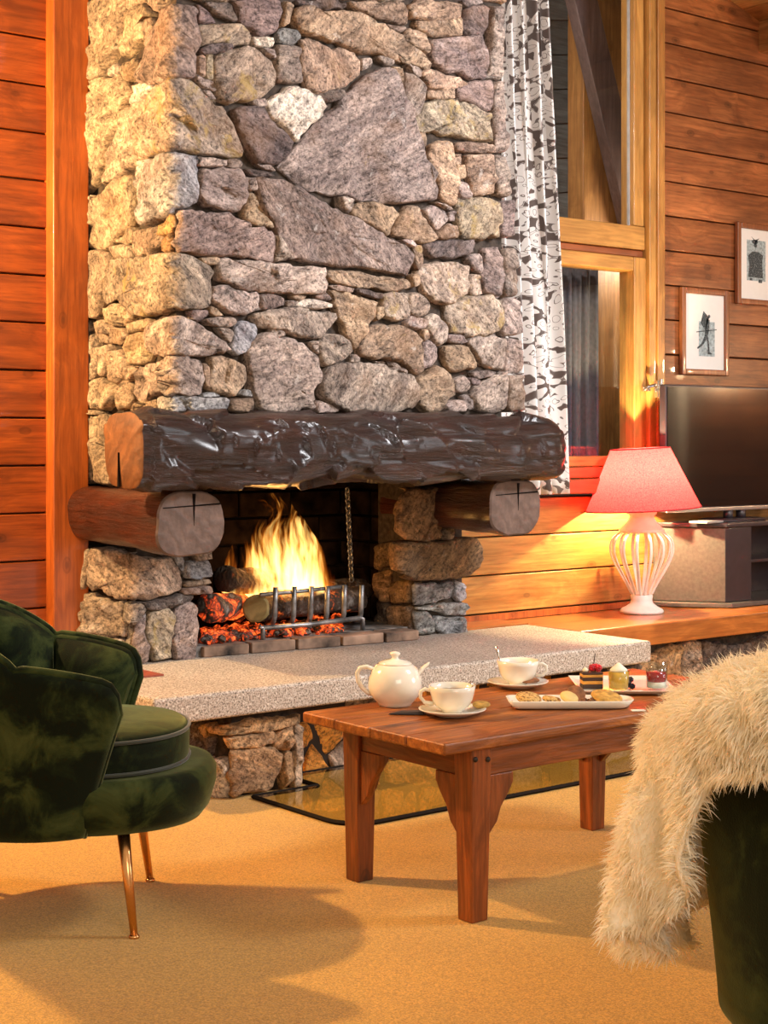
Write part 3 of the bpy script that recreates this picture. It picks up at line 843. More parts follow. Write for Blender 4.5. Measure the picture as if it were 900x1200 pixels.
def endgrain(name, a, b):
    t = NT(name); tc = t.n('ShaderNodeTexCoord').outputs['Object']; n = t.noise(tc, 14, 5, .6)
    wv = t.n('ShaderNodeTexWave', {'Vector': tc, 'Scale': 9.0, 'Distortion': 7.0, 'Detail': 3.0, 'Detail Scale': 2.0}, wave_type='BANDS', bands_direction='DIAGONAL').outputs[1]
    col = t.mix(t.math('MULTIPLY', wv, .32), t.ramp(n, [(.3, a), (.7, b)]), c4(tuple(x * .45 for x in a)))
    t.set(Base_Color=col, Roughness=.7, Normal=t.bump(wv, .3, .004)); return t.m
M['beam'] = bark_wood('beam_wood', (.010, .0045, .004), (.060, .018, .011), .33, .3, 0)
M['beam_end'] = endgrain('beam_end_grain', (.10, .036, .012), (.25, .095, .03))
M['corbel'] = bark_wood('corbel_wood', (.028, .007, .004), (.13, .03, .011), .32, .4, 1)
M['corbel_end'] = endgrain('corbel_end_grain', (.085, .05, .036), (.17, .105, .08))
def section(hw, hh, n, p=3.2):
    out = []
    for j in range(n):
        a = 2 * math.pi * j / n; c, s = math.cos(a), math.sin(a)
        out.append((hw * math.copysign(abs(c) ** (2 / p), c), hh * math.copysign(abs(s) ** (2 / p), s)))
    return out
bm_ = empty('mantel_beam', (3.58, 4.63, 1.035))
b1 = MB(); rings = []; NB = 190; U0, U1 = 2.595, 4.585
for i in range(NB + 1):
    f = i / NB; u = U0 + (U1 - U0) * f; ring = []
    ts = 1.0
    if f > .93: ts = math.sqrt(max(.12, 1 - ((f - .93) / .07) ** 2 * .72))
    if f < .012: ts = .975
    for j, (y, z) in enumerate(section(.131, .128, 72, 3.4)):
        a = Vector((u * 3.2, y * 6, z * 6))
        d = noise.noise(a) * .016
        pp = Vector((u, y, z)); w3 = Vector((u * 5.5 + z * 4, y * 9 + 3, z * 14)); c0 = noise.voronoi(w3)[1][0]; tv = noise.noise_vector(c0 * 2.9)
        d += (tv.x * (u + z * .73 - c0.x / 5.5) * .34 + tv.y * (z - c0.z / 14) * .75) + tv.z * .009
        d += noise.fractal(Vector((u * 7, y * 34, z * 42)), 1, 2, 3) * .0035
        k = ts * (1 + d / .13)
        k = k if f > .02 else ts * (1 + d / .26)
        lift = .008 * math.sin(f * 3.1)
        ring.append(Vector((u, 4.635 + y * k, 1.163 + lift + z * k)))
    rings.append(ring)
b1.loft(rings, True, False)
obj('log', b1, M['beam'], bm_, True, world=True)
be = MB(); c = sum(rings[0], Vector()) / 72; cap = [[p_ for p_ in rings[0]], [c + (p_ - c) * .96 + Vector((-.006, 0, 0)) for p_ in rings[0]], [c + (p_ - c) * .5 + Vector((-.01, 0, 0)) for p_ in rings[0]]]
be.loft(cap, True, False); be.add(cap[-1], [tuple(range(72))])
e_ = obj('end_face', be, M['beam_end'], bm_, True, world=True)
ck = MB(); ck.add([(2.5815, 4.640, 1.045), (2.5815, 4.652, 1.045), (2.5815, 4.648, 1.16), (2.588, 4.640, 1.045), (2.588, 4.652, 1.045), (2.588, 4.648, 1.16)], [(0, 1, 2), (5, 4, 3), (0, 3, 4, 1), (1, 4, 5, 2), (2, 5, 3, 0)])
obj('crack', ck, M['soot'], e_, world=True).location = Vector((2.5815, 4.645, 1.08)) - parent_world(e_)
br_ = MB(); c = sum(rings[-1], Vector()) / 72; cap = [rings[-1], [c + (p_ - c) * .5 + Vector((.012, 0, 0)) for p_ in rings[-1]]]
br_.loft(cap, True, False); br_.add(cap[-1], [tuple(range(72))]); obj('end_face', br_, M['beam'], bm_, True, world=True)
tag(bm_, 'long dark rough-hewn log mantel beam under the stone chimney breast', 'beam')

def corbel(u, lab, flip=1, zc_=.915, hh=.112):
    r = empty('log_corbel', (u, 4.98, zc_ - hh)); m = MB(); rings = []
    for i in range(25):
        f = i / 24; v = 4.625 + f * .70; ring = []
        for j, (x, z) in enumerate(section(.135, hh, 32, 3.0)):
            a = Vector((x * 8 + u * 3, v * 4, z * 8)); d = noise.noise(a) * .012 + noise.noise(a * 2.5) * .006
            sag = -.03 * max(0, -z / hh) * (1 - f) if z < 0 else 0
            ring.append(Vector((u + x * (1 + d / .13), v, zc_ + z * (1 + d / .13) * (1 - .25 * f * (z < 0)))))
        rings.append(ring)
    m.loft(rings, True, False); obj('log', m, M['corbel'], r, True, world=True)
    e = MB(); c = sum(rings[0], Vector()) / 32; cap = [rings[0], [c + (p_ - c) * .95 + Vector((0, -.006, 0)) for p_ in rings[0]]]
    e.loft(cap, True, False); e.add(cap[-1], [tuple(range(32))]); ef = obj('end_face', e, M['corbel_end'], r, world=True)
    k = MB(); yv = 4.6175
    k.add([(u - .11, yv, zc_ + .052), (u + .12, yv, zc_ + .060), (u + .12, yv, zc_ + .066), (u - .11, yv, zc_ + .055), (u - .11, yv + .006, zc_ + .052), (u + .12, yv + .006, zc_ + .060), (u + .12, yv + .006, zc_ + .066), (u - .11, yv + .006, zc_ + .055)], [(3, 2, 1, 0), (4, 5, 6, 7), (0, 1, 5, 4), (1, 2, 6, 5), (2, 3, 7, 6), (3, 0, 4, 7)])
    k.add([(u + .005, yv, zc_ + .10), (u + .018, yv, zc_ + .10), (u + .012, yv, zc_ - .01), (u + .005, yv + .006, zc_ + .10), (u + .018, yv + .006, zc_ + .10), (u + .012, yv + .006, zc_ - .01)],
          [(0, 1, 2), (5, 4, 3), (0, 3, 4, 1), (1, 4, 5, 2), (2, 5, 3, 0)])
    obj('crack', k, M['soot'], ef, world=True)
    return tag(r, lab, 'corbel')
corbel(2.845, 'log corbel carrying the cracked end-grain end of the mantel beam above the green shell chair')
corbel(4.365, 'log corbel under the mantel beam end next to the window sill', zc_=.925)

# ------------------------------------------------------------------ hearth slab and its base
def granite():
    t = NT('granite'); v = t.n('ShaderNodeTexCoord').outputs['Object']
    s1 = t.noise(v, 160, 3, .6); s2 = t.noise(v, 95, 2, .5)
    big = t.noise(v, 3, 4)
    col = t.ramp(s1, [(.34, (.05, .042, .036)), (.43, (.30, .24, .19)), (.52, (.50, .42, .345)), (.66, (.66, .585, .50))])
    col = t.mix(t.ramp(s2, [(.60, (0, 0, 0)), (.68, (.7, .7, .7))]), col, (.86, .80, .72, 1))
    col = t.mix(.5, col, t.ramp(big, [(.3, (.7, .68, .66)), (.7, (1.1, 1.08, 1.05))]), 'MULTIPLY')
    # soot smear on the top in front of the fire
    sp = t.n('ShaderNodeSeparateXYZ', {0: v}).outputs
    dx = t.math('DIVIDE', t.math('SUBTRACT', sp[0], .22), .62); dy = t.math('DIVIDE', t.math('SUBTRACT', sp[1], .20), .23)
    d = t.math('SQRT', t.math('ADD', t.math('MULTIPLY', dx, dx), t.math('MULTIPLY', dy, dy)))
    f = t.math('MULTIPLY', t.math('SUBTRACT', 1.25, d, True), t.math('MULTIPLY', t.noise(v, 9, 5, .7), 1.5), True)
    col = t.mix(t.math('MULTIPLY', f, .75), col, (.10, .085, .085, 1))
    t.set(Base_Color=col, Roughness=.62, Normal=t.bump(s1, .35, .004)); return t.m
sb = MB(); nU = 40; pts = [];
prof = [(0, .285), (-.0, .288), (-.004, .366), (.004, .375)]
sb.mm((2.551, 4.37, .285), (4.893, 5.345, .375))
slab = obj('hearth_slab', sb, granite(), bevel=.012, world=True, segs=3)
tag(slab, 'thick speckled granite hearth slab in front of the fire', 'hearth')
pl = MB(); a_, b_, c_ = onz(150, 796, .376), onz(192, 792, .376), onz(160, 785, .376)
pl.add([a_, b_, c_] + [q + Vector((0, 0, .006)) for q in (a_, b_, c_)], [(0, 1, 2), (5, 4, 3), (0, 3, 4, 1), (1, 4, 5, 2), (2, 5, 3, 0)])
tag(obj('rust_plate', pl, plain('rust_plate', (.30, .06, .03), .6), world=True), 'flat rust red plate lying on the granite hearth slab', 'plate')

base = empty('stone_plinth', (3.6, 4.8, 0)); tag(base, 'stone base of rough blocks carrying the granite hearth slab', 'hearth base')
PR = Face2(268, 4.43); PIN = 3.195
cr = MB(); cr.mm((PR.US + .03, 4.46, 0), (PIN - .02, 5.34, .285))
pier = obj('pier', cr, M['mortar'], base, world=True)
trace(PR, '''
d 213,850 235,848 240,852 247,868 240,886 222,884 212,870
o 237,850 246,848 248,860 241,866
o 250,850 300,843 338,840 352,838 352,846 325,856 290,860 258,860 252,856
o 262,863 300,860 315,853 324,862 320,870 300,876 266,877
o 267,880 300,876 322,878 328,882 328,905 318,922 290,930 270,937 268,910
w 247,890 262,889 266,895 266,934 256,937 248,928
s 226,890 244,888 245,925 236,928 227,910
o 318,876 328,858 340,850 342,870 334,880 325,878
o 330,884 340,880 342,915 332,926 330,905
b 344,850 353,848 354,922 344,924
s 210,890 224,890 225,920 212,915
''', pier, proud=.03)
class FlatFace:
    def __init__(s, v): s.v = v
    def unfold(s, px, py): p = onv(px, py, s.v); return (p.x, p.z)
    def fold(s, a, z, h): return Vector((a, s.v - h, z))
RF = FlatFace(4.61)
rc = MB(); rc.mm((PIN - .02, 4.62, 0), (4.60, 5.34, .285))
M['joint'] = plain('dark_joint', (.03, .018, .012), .9)
rec = obj('recess_wall', rc, M['joint'], base, world=True)
pv = stone_mat('paving_stone', .6)
trace(RF, '''
q 340,850 362,847 367,865 358,877 340,876
q 369,846 402,842 402,866 390,879 383,884 376,873
q 367,871 373,880 379,892 388,902 357,906 359,888
b 386,886 402,870 420,862 424,897 392,902
q 338,880 355,879 354,905 338,907
''', rec, proud=.008, mat=pv, rough=.4)
rubble(RF, 3.50, 4.58, lambda s: .004, 2, 'qqob', rec, (.125, .135), (.16, .3), 8, proud=.008, gap=.010, mat=pv)
# right hand pier of the base, same rubble
PR2 = FlatFace(4.43); cr = MB(); cr.mm((4.56, 4.45, 0), (4.86, 5.34, .285)); pier2 = obj('pier', cr, M['mortar'], base, world=True)
rubble(PR2, 4.55, 4.87, lambda s: .01, 2, 'obd', pier2, (.12, .135), (.12, .2), 9)

# spark guard glass plate on the carpet
def rr_poly(u0, u1, v0, v1, r, n=8):
    P = []
    for (cx, cy, a0) in ((u1 - r, v0 + r, -90), (u1 - .01, v1 - .01, 0), (u0 + .01, v1 - .01, 90), (u0 + r, v0 + r, 180)):
        rr = r if cy < (v0 + v1) / 2 else .01
        for k in range(n + 1):
            a = R(a0 + 90 * k / n); P.append((cx + rr * math.cos(a), cy + rr * math.sin(a)))
    return P
gp = empty('hearth_glass', (3.6, 4.15, 0)); tag(gp, 'clear glass floor plate with dark rounded edge before the hearth', 'glass plate')
def prism(P, z0, z1):
    m = MB(); n = len(P); m.add([(x, y, z0) for x, y in P] + [(x, y, z1) for x, y in P], [tuple(range(n - 1, -1, -1)), tuple(range(n, 2 * n))] + [(i, (i + 1) % n, n + (i + 1) % n, n + i) for i in range(n)]); return m
gm = NT('hearth_glass_mat'); M['hglass'] = glass_mat(gm, (.90, .87, .72), .03, 1.6)
gP = [q for q in rr_poly(2.945, 4.62, 3.86, 4.40, .12)][:9] + [(4.62, 4.40), (4.53, 4.40), (4.53, 4.585), (3.215, 4.585), (3.215, 4.39), (2.945, 4.39)] + [q for q in rr_poly(2.945, 4.62, 3.86, 4.40, .12)][27:]
obj('pane', prism(gP, .004, .012), M['hglass'], gp, world=True)
em = MB(); em.tube([(x, y, .0075) for x, y in gP], .008, 4, loop=True)
obj('edge_strip', em, plain('dark_edge', (.015, .011, .009), .85, spec=.1), gp, world=True)

# ------------------------------------------------------------------ fire, grate, logs
iron = plain('iron', (.34, .33, .33), .45, .8, var=.3, scale=25, bump=.3)
gr = empty('fire_grate', (3.75, 5.2, .415)); tag(gr, 'iron basket grate with upright bars holding the burning logs', 'grate')
VG = 5.13
for px in (323, 345, 365, 384, 404, 424):
    yo = (px - 323) * -.035
    a_ = onv(px, 688 + yo * .6, VG); b_ = onv(px - 1, 722 + yo, VG); b2 = onv(px - 3, 730 + yo, VG + .02); c_ = onv(px - 10, 731 + yo, VG + .28)
    m = MB(); m.tube([a_, (a_ + b_) / 2, b_, b2, c_], .0105, 8); obj('bar', m, iron, gr, True, world=True)
m = MB(); m.tube([onv(305, 697, VG + .012), onv(350, 693, VG + .012), onv(405, 687, VG + .012)], .008, 8); obj('rail', m, iron, gr, True, world=True)
m = MB(); m.tube([onv(306, 736, VG), onv(360, 732, VG), onv(423, 724, VG)], .010, 8); obj('rail', m, iron, gr, True, world=True)
for px, y0, y1 in ((308, 735, 752), (425, 724, 742)):
    b_ = onv(px, y1, VG); b_.z = .415; m = MB(); m.tube([onv(px - 4, y0, VG), onv(px, y0 + 1, VG), b_], .010, 8); obj('leg', m, iron, gr, True, world=True)

def emberwood(name, glow, thr):
    t = NT(name); v = t.coords((1, 1, 1)); n = t.noise(v, 16, 6, .6, .5)
    vo = t.n('ShaderNodeTexVoronoi', {'Vector': v, 'Scale': 38.0}, feature='DISTANCE_TO_EDGE').outputs[0]
    col = t.ramp(n, [(.3, (.012, .01, .01)), (.55, (.06, .035, .022)), (.75, (.30, .27, .25))])
    g = t.n('ShaderNodeMapRange', {0: n, 1: thr, 2: thr - .2, 3: 0.0, 4: 1.0}).outputs[0]
    g = t.math('MULTIPLY', g, t.ramp(vo, [(.02, (.25, .25, .25)), (.12, (1, 1, 1))]))
    t.set(Base_Color=col, Roughness=.9, Emission_Color=t.ramp(n, [(.25, (1, .22, .03)), (.5, (.8, .05, .008))]), Emission_Strength=t.math('MULTIPLY', g, glow),
          Normal=t.bump(t.math('SUBTRACT', n, vo), .8, .015)); return t.m
EM1 = emberwood('charred_log', 1.6, .42); EM2 = emberwood('bark_log', .5, .36); EM3 = emberwood('glowing_log', 2.4, .52)
BARK = bark_wood('log_bark', (.02, .014, .01), (.10, .06, .035), .8, 0, 0)
ENDG = endgrain('log_end', (.20, .15, .05), (.36, .26, .10))
def firelog(a, b, r, mat, lab, endm=None, wob=.25):
    a, b = Vector(a), Vector(b); root = empty('firewood_log', ((a + b) / 2).to_tuple()); root.location.z -= r
    m = MB(); ax = (b - a).normalized(); x = ax.orthogonal().normalized(); y = ax.cross(x); rings = []
    for i in range(17):
        p_ = a + (b - a) * i / 16; rings.append([])
        for j in range(20):
            th = 2 * math.pi * j / 20; d = Vector((math.cos(th), math.sin(th), 0))
            k = 1 + wob * noise.noise(Vector((d.x * 1.2 + a.x * 9, d.y * 1.2, i * .22 + a.z * 7))) + .08 * noise.noise(Vector((d.x * 5, d.y * 5, i)))
            rings[-1].append(p_ + (x * d.x + y * d.y) * r * k)
    m.loft(rings, True, True if endm is None else False)
    obj('bark', m, mat, root, True, world=True)
    if endm:
        for rg, s in ((rings[0], -1), (rings[-1], 1)):
            c = sum(rg, Vector()) / 20; e = MB(); cap = [rg, [c + (p_ - c) * .85 + ax * s * .004 for p_ in rg]]
            e.loft(cap, True, False); e.add(cap[-1], [tuple(range(20))]); obj('cut_end', e, endm, root, world=True)
    return tag(root, lab, 'log', 'logs burning in the fireplace')
firelog(onv(262, 678, 5.26), onv(330, 686, 5.36), .052, EM2, 'charred split log lying on top of the fire pile')
firelog(onv(244, 712, 5.20), onv(280, 711, 5.32), .057, EM3, 'red glowing log cracked into charcoal squares beside the grate')
firelog(onv(300, 713, 5.18), onv(345, 708, 5.45), .056, BARK, 'round log with olive cut end beside the grate bars', ENDG, .1)
firelog(onv(318, 708, 5.24), onv(418, 702, 5.30), .058, EM1, 'long blackened log behind the grate bars')
firelog(onv(370, 692, 5.42), onv(440, 690, 5.46), .045, EM2, 'grey ashen log at the back of the fire')

eb = MB(); re_ = random.Random(7)
for k in range(330):
    px = re_.uniform(238, 400); q = onv(px, 740, re_.uniform(5.12, 5.45)); r = re_.uniform(.008, .022)
    q.z = .415 + r * .5 + re_.random() * .012; n1, n2 = 5, 7
    rings = []
    for i in range(n1 + 1):
        t_ = math.pi * i / n1
        rings.append([q + Vector((math.cos(6.283 * j / n2) * math.sin(t_), math.sin(6.283 * j / n2) * math.sin(t_), math.cos(t_) * .75)) * r * re_.uniform(.75, 1.2) for j in range(n2)])
    eb.loft(rings, True, False)
tag(obj('embers', eb, emberwood('embers', 2.6, .52), world=True, fix=False), 'bed of glowing orange embers under the grate', 'embers', kind='stuff')

def flames():
    t = NT('flame_volume'); t.t.nodes.remove(t.b)
    tc = t.n('ShaderNodeTexCoord').outputs['Object']; sp = t.n('ShaderNodeSeparateXYZ', {0: tc}).outputs
    x, y, z = sp[0], sp[1], sp[2]
    # sway of the tongues with height
    sway = t.math('MULTIPLY', t.math('SUBTRACT', t.noise(tc, 4.5, 2), .5), t.math('MULTIPLY', z, .8))
    xs = t.math('ADD', x, t.math('ADD', sway, t.math('MULTIPLY', z, .08)))
    cv = t.n('ShaderNodeCombineXYZ', {0: xs, 1: y, 2: t.math('MULTIPLY', z, .16)}).outputs[0]
    tong = t.noise(cv, 34, 2.5, .6); broad = t.noise(cv, 9, 1, .5)
    # envelope: main peak left of centre, a lower one on the right
    def gauss(c, wd, hgt):
        d = t.math('DIVIDE', t.math('SUBTRACT', x, c), wd)
        return t.math('MULTIPLY', t.math('POWER', 2.718, t.math('MULTIPLY', t.math('MULTIPLY', d, d), -1.0)), hgt)
    env = t.math('ADD', t.math('ADD', gauss(-.04, .14, .36), gauss(.14, .085, .26)), gauss(-.245, .03, .14))
    yy = t.math('DIVIDE', y, .10); fall = t.math('SUBTRACT', 1.0, t.math('MULTIPLY', yy, yy), True)
    hgt = t.math('MULTIPLY', t.math('MULTIPLY', env, fall), t.math('ADD', t.math('MULTIPLY', t.math('SUBTRACT', tong, .5), 4.2), t.math('ADD', .60, t.math('MULTIPLY', t.math('SUBTRACT', broad, .45), 1.0))))
    q = t.math('DIVIDE', t.math('SUBTRACT', hgt, z), .16)
    dens = t.n('ShaderNodeMapRange', {0: q, 1: 0.0, 2: .9, 3: 0.0, 4: 1.0}).outputs[0]
    col = t.ramp(dens, [(.0, (1, .10, .004)), (.35, (1, .22, .014)), (.75, (1, .38, .045)), (1, (1, .60, .17))])
    st = t.math('MULTIPLY', t.math('POWER', dens, 1.7), 34.0)
    em = t.n('ShaderNodeEmission', {0: col, 1: st}).outputs[0]
    t.link(em, t.out.inputs['Volume'])
    try: t.m.cycles.volume_step_rate = .25
    except Exception: pass
    return t.m
fo = onv(328, 690, 5.28)
fm = MB(); rings = []
for i, (z, hx, hy, cx) in enumerate(((-.03, .22, .09, 0), (0, .275, .10, 0), (.06, .275, .10, 0), (.13, .25, .09, -.01), (.20, .20, .08, -.02), (.28, .145, .07, -.03), (.35, .085, .05, -.04), (.39, .04, .03, -.04))):
    rings.append([Vector((cx + hx * math.cos(6.2832 * j / 24), hy * math.sin(6.2832 * j / 24), z)) for j in range(24)])
fm.loft(rings)
fl_ = obj('flames', fm, flames(), loc=(0, 0, 0)); fl_.location = fo
tag(fl_, 'bright yellow flames rising from the logs in the fireplace', 'fire', kind='stuff')
point('fire_light', (fo.x - .02, fo.y - .04, fo.z + .06), 4.5, (1, .42, .10), .10)

# chain hanging in the fireplace
cm_ = MB(); A = onv(407, 572, 5.36); B = onv(412, 681, 5.38); nl = 26
for k in range(nl):
    c = A + (B - A) * (k + .5) / nl; ln = (B - A).length / nl * .78; pth = []
    for j in range(10):
        th = 6.2832 * j / 10; o_ = Vector((.011 * math.cos(th), 0, ln * math.sin(th))) if k % 2 else Vector((0, .011 * math.cos(th), ln * math.sin(th)))
        pth.append(c + o_)
    cm_.tube(pth, .0038, 5, loop=True)
tag(obj('pot_chain', cm_, iron, smooth=True, world=True), 'iron link chain hanging down inside the fireplace', 'chain')
# ------------------------------------------------------------------ timber bench along the wall with its stone front
bn = empty('wall_bench', (6.9, 5.05, .275)); tag(bn, 'long pine bench shelf along the wall carrying lamp and cabinet', 'bench')
m = MB(); m.mm((4.897, 4.775, .278), (9.15, 5.06, .375)); obj('board', m, M['bench'], bn, bevel=.008, world=True)
m = MB(); m.mm((4.897, 5.062, .278), (9.15, VW - .004, .373)); obj('board', m, M['bench'], bn, bevel=.006, world=True)
m = MB(); m.mm((4.50, 5.10, .3755), (4.895, VW - .004, .3815)); obj('board_end', m, M['bench'], bn, world=True)
m = MB(); m.mm((4.53, VW - .022, .376), (9.15, VW - .003, .405)); obj('back_strip', m, M['post'], bn, world=True)
sp_ = empty('bench_plinth', (6.9, 5.0, 0)); tag(sp_, 'rough brown stone plinth under the pine bench', 'stone wall')
m = MB(); m.mm((4.90, 4.88, 0), (9.1, 5.30, .277)); pc = obj('mortar_core', m, M['mortar'], sp_, world=True)
rubble(FlatFace(4.86), 4.91, 7.6, lambda s: .01, 2, 'odobd', pc, (.112, .118), (.12, .26), 21, proud=.02)

# ------------------------------------------------------------------ lamp
LP = onz(752, 718, .375); LP.z = .376
white = plain('white_paint', (.82, .80, .74), .45, var=.08, scale=14)
lamp = empty('table_lamp', LP); tag(lamp, 'white ribbed urn table lamp with red fabric shade on the bench', 'lamp')
m = MB(); m.lathe([(.0, 0), (.102, 0), (.104, .010), (.098, .018), (.075, .030), (.055, .045), (.050, .060), (.053, .082), (.045, .090), (0, .092)], n=36); obj('foot', m, white, lamp, True)
def urn(f):
    P = [(.050, .088), (.070, .13), (.105, .19), (.136, .25), (.150, .30), (.140, .35), (.098, .388)]
    x = f * (len(P) - 1); i = min(int(x), len(P) - 2); t = x - i
    p0, p1, p2, p3 = P[max(i - 1, 0)], P[i], P[i + 1], P[min(i + 2, len(P) - 1)]
    return tuple(.5 * ((2 * b) + (-a + c) * t + (2 * a - 5 * b + 4 * c - d) * t * t + (-a + 3 * b - 3 * c + d) * t ** 3) for a, b, c, d in zip(p0, p1, p2, p3))
NR = 14
for k in range(NR):
    a = 2 * math.pi * (k + .3) / NR; m = MB(); d = Vector((math.cos(a), math.sin(a), 0)); tg = Vector((-d.y, d.x, 0)); rings = []
    for i in range(17):
        r, z = urn(i / 16); c = d * r + Vector((0, 0, z)); wd = .0085 if 0 < i < 16 else .007
        rings.append([c - tg * wd - d * .004, c + tg * wd - d * .004, c + tg * wd * .8 + d * .004, c - tg * wd * .8 + d * .004])
    m.loft(rings); obj('rib', m, white, lamp, bevel=.002, segs=1)
m = MB(); m.lathe([(0, .384), (.106, .384), (.110, .392), (.100, .402), (.080, .420), (.062, .445), (.058, .462), (.070, .470), (.072, .482), (.064, .488), (0, .489)], n=36); obj('shoulder', m, white, lamp, True)
brass = plain('brass', (.75, .55, .25), .3, 1)
m = MB(); m.lathe([(0, .488), (.014, .488), (.014, .530), (.017, .532), (.017, .549), (0, .550)], n=16); obj('socket', m, brass, lamp, True)
bl = NT('bulb'); bl.set(Base_Color=(1, .9, .7, 1), Emission_Color=(1, .78, .45, 1), Emission_Strength=60.0)
m = MB(); m.lathe([(0, .548), (.012, .549), (.022, .562), (.024, .572), (.016, .584), (0, .588)], n=20); obj('bulb', m, bl.m, lamp, True)
# shade: open truncated cone of translucent red cloth, slightly tilted
sh = NT('shade_cloth'); wv = sh.noise(sh.coords((1, 1, 1), 0), 180, 3)
cc = sh.ramp(wv, [(.3, (.66, .035, .05)), (.7, (.86, .09, .10))])
c2_ = sh.ramp(wv, [(.3, (.42, .012, .02)), (.7, (.60, .035, .045))])
df = sh.n('ShaderNodeBsdfDiffuse', {0: cc}).outputs[0]; tl = sh.n('ShaderNodeBsdfTranslucent', {0: c2_}).outputs[0]
sh.link(sh.n('ShaderNodeMixShader', {0: .42, 1: df, 2: tl}).outputs[0], sh.out.inputs[0])
m = MB(); n = 64
def cone(r0, z0, r1, z1): return [[Vector((r * math.cos(6.283185 * j / n), r * math.sin(6.283185 * j / n), z)) for j in range(n)] for r, z in ((r0, z0), ((r0 + r1) / 2, (z0 + z1) / 2), (r1, z1))]
ti = Matrix.Rotation(R(-3.0), 3, FWD) @ Matrix.Rotation(R(0), 3, 'X'); piv = Vector((0, 0, .64))
def tl_(rings): return [[piv + ti @ (p_ - piv) for p_ in rg] for rg in rings]
m.loft(tl_(cone(.272, .492, .140, .782)), True, False)
shade = obj('shade', m, sh.m, lamp, True, fix=False)
rim = plain('shade_trim', (.35, .02, .03), .7)
for r_, z_ in ((.273, .493), (.141, .781)):
    m = MB(); m.tube(tl_([[Vector((r_ * math.cos(6.283185 * j / 64), r_ * math.sin(6.283185 * j / 64), z_)) for j in range(64)]])[0], .0035, 6, loop=True); obj('trim_ring', m, rim, shade, True)
m = MB()
for a in (0, 2.094, 4.189): m.tube(tl_([[Vector((0, 0, .70)), Vector((.14 * math.cos(a), .14 * math.sin(a), .775))]])[0], .002, 5)
obj('spider', m, brass, shade, True)
lpt = point('lamp_bulb_light', (LP.x, LP.y, LP.z + .622), 80, (1, .74, .36), .015)

# ------------------------------------------------------------------ cabinet and television
cab = empty('television_cabinet', (6.7, 5.1, .3765)); tag(cab, 'dark cabinet with angled silver side panel under the television', 'cabinet')
silver = plain('silver_panel', (.13, .115, .105), .42, .4, var=.1, scale=60)
blackp = plain('black_panel', (.035, .025, .032), .35, coat=.3)
K0 = onz(862, 710, .39); KF = 5.0; uK = K0.x
plan = [(uK - .20, VW - .03), (uK - .13, KF + .155), (uK, KF), (7.25, KF), (7.38, KF + .155), (7.42, VW - .03)]
m = prism([(x + (.012 if i < 3 else -.012), y + .004) for i, (x, y) in enumerate(plan)], .42, .765)
plan2 = [(uK - .235, VW - .03), (uK - .16, KF + .14), (uK + .0, KF - .04), (7.25, KF - .04), (7.41, KF + .14), (7.46, VW - .03)]
obj('plinth', prism(plan2, .3768, .40), silver, cab, bevel=.004, world=True)
obj('top_board', prism([(x, y - .01) for x, y in plan], .768, .79), blackp, cab, bevel=.004, world=True)
def slab_between(a, b, z0, z1, th):
    a, b = Vector((a[0], a[1], 0)), Vector((b[0], b[1], 0)); d = (b - a).normalized(); nn = Vector((-d.y, d.x, 0)) * th
    return prism([tuple((q)[:2]) for q in (a, b, b + nn, a + nn)], z0, z1)
obj('side_panel', slab_between(plan[0], plan[2], .402, .766, .02), silver, cab, bevel=.003, world=True)
obj('front_panel', slab_between(plan[2], (uK + .20, KF), .402, .766, .02), blackp, cab, bevel=.003, world=True)
obj('front_panel', slab_between((7.05, KF), plan[3], .402, .766, .02), blackp, cab, bevel=.003, world=True)
m = MB(); m.mm((uK + .20, KF + .02, .585), (7.05, VW - .05, .60)); obj('shelf', m, blackp, cab, bevel=.002, world=True)
m = MB(); m.mm((uK - .1, VW - .05, .402), (7.3, VW - .035, .766)); obj('back_panel', m, blackp, cab, world=True)
m = MB(); m.mm((uK + .185, KF + .022, .402), (uK + .20, VW - .05, .766)); obj('divider', m, blackp, cab, world=True)
# television
tv = empty('television', (6.35, 5.1, .791)); tag(tv, 'flat black television standing on the cabinet below framed prints', 'television')
scr = NT('tv_screen'); scr.set(Base_Color=(.006, .005, .005, 1), Roughness=.12, Coat_Weight=.6, Coat_Roughness=.05)
TX0, TX1, TZ0, TZ1 = 5.835, 6.96, .845, 1.468
m = MB(); m.mm((TX0, 5.125, TZ0), (TX1, 5.165, TZ1)); obj('housing', m, blackp, tv, bevel=.006, world=True)
m = MB(); m.mm((TX0 + .012, 5.120, TZ0 + .022), (TX1 - .012, 5.1255, TZ1 - .012)); obj('screen', m, scr.m, tv, world=True)
m = MB(); m.mm((TX0 + .004, 5.118, TZ0 - .002), (TX1 - .004, 5.130, TZ0 + .018)); obj('silver_strip', m, plain('tv_strip', (.75, .76, .78), .25, .9, var=.03), tv, bevel=.003, world=True)
m = MB(); m.tube([(6.33, 5.145, .80), (6.33, 5.145, .85)], .025, 16); m.tube([(6.43, 5.145, .80), (6.43, 5.145, .85)], .025, 16); obj('neck', m, blackp, tv, True, world=True)
m = MB(); m.lathe([(0, 0), (.22, 0), (.22, .006), (.19, .012), (0, .013)], (6.38, 5.16, .7915), 40, 1, .55); obj('foot', m, blackp, tv, True, world=True)
m = MB(); m.box((6.06, 5.06, .797), (.16, .10, .011), R(10))
tag(obj('remote_control', m, plain('remote_grey', (.35, .33, .33), .4), bevel=.003, world=True), 'small flat grey box lying on the cabinet under the television', 'box')

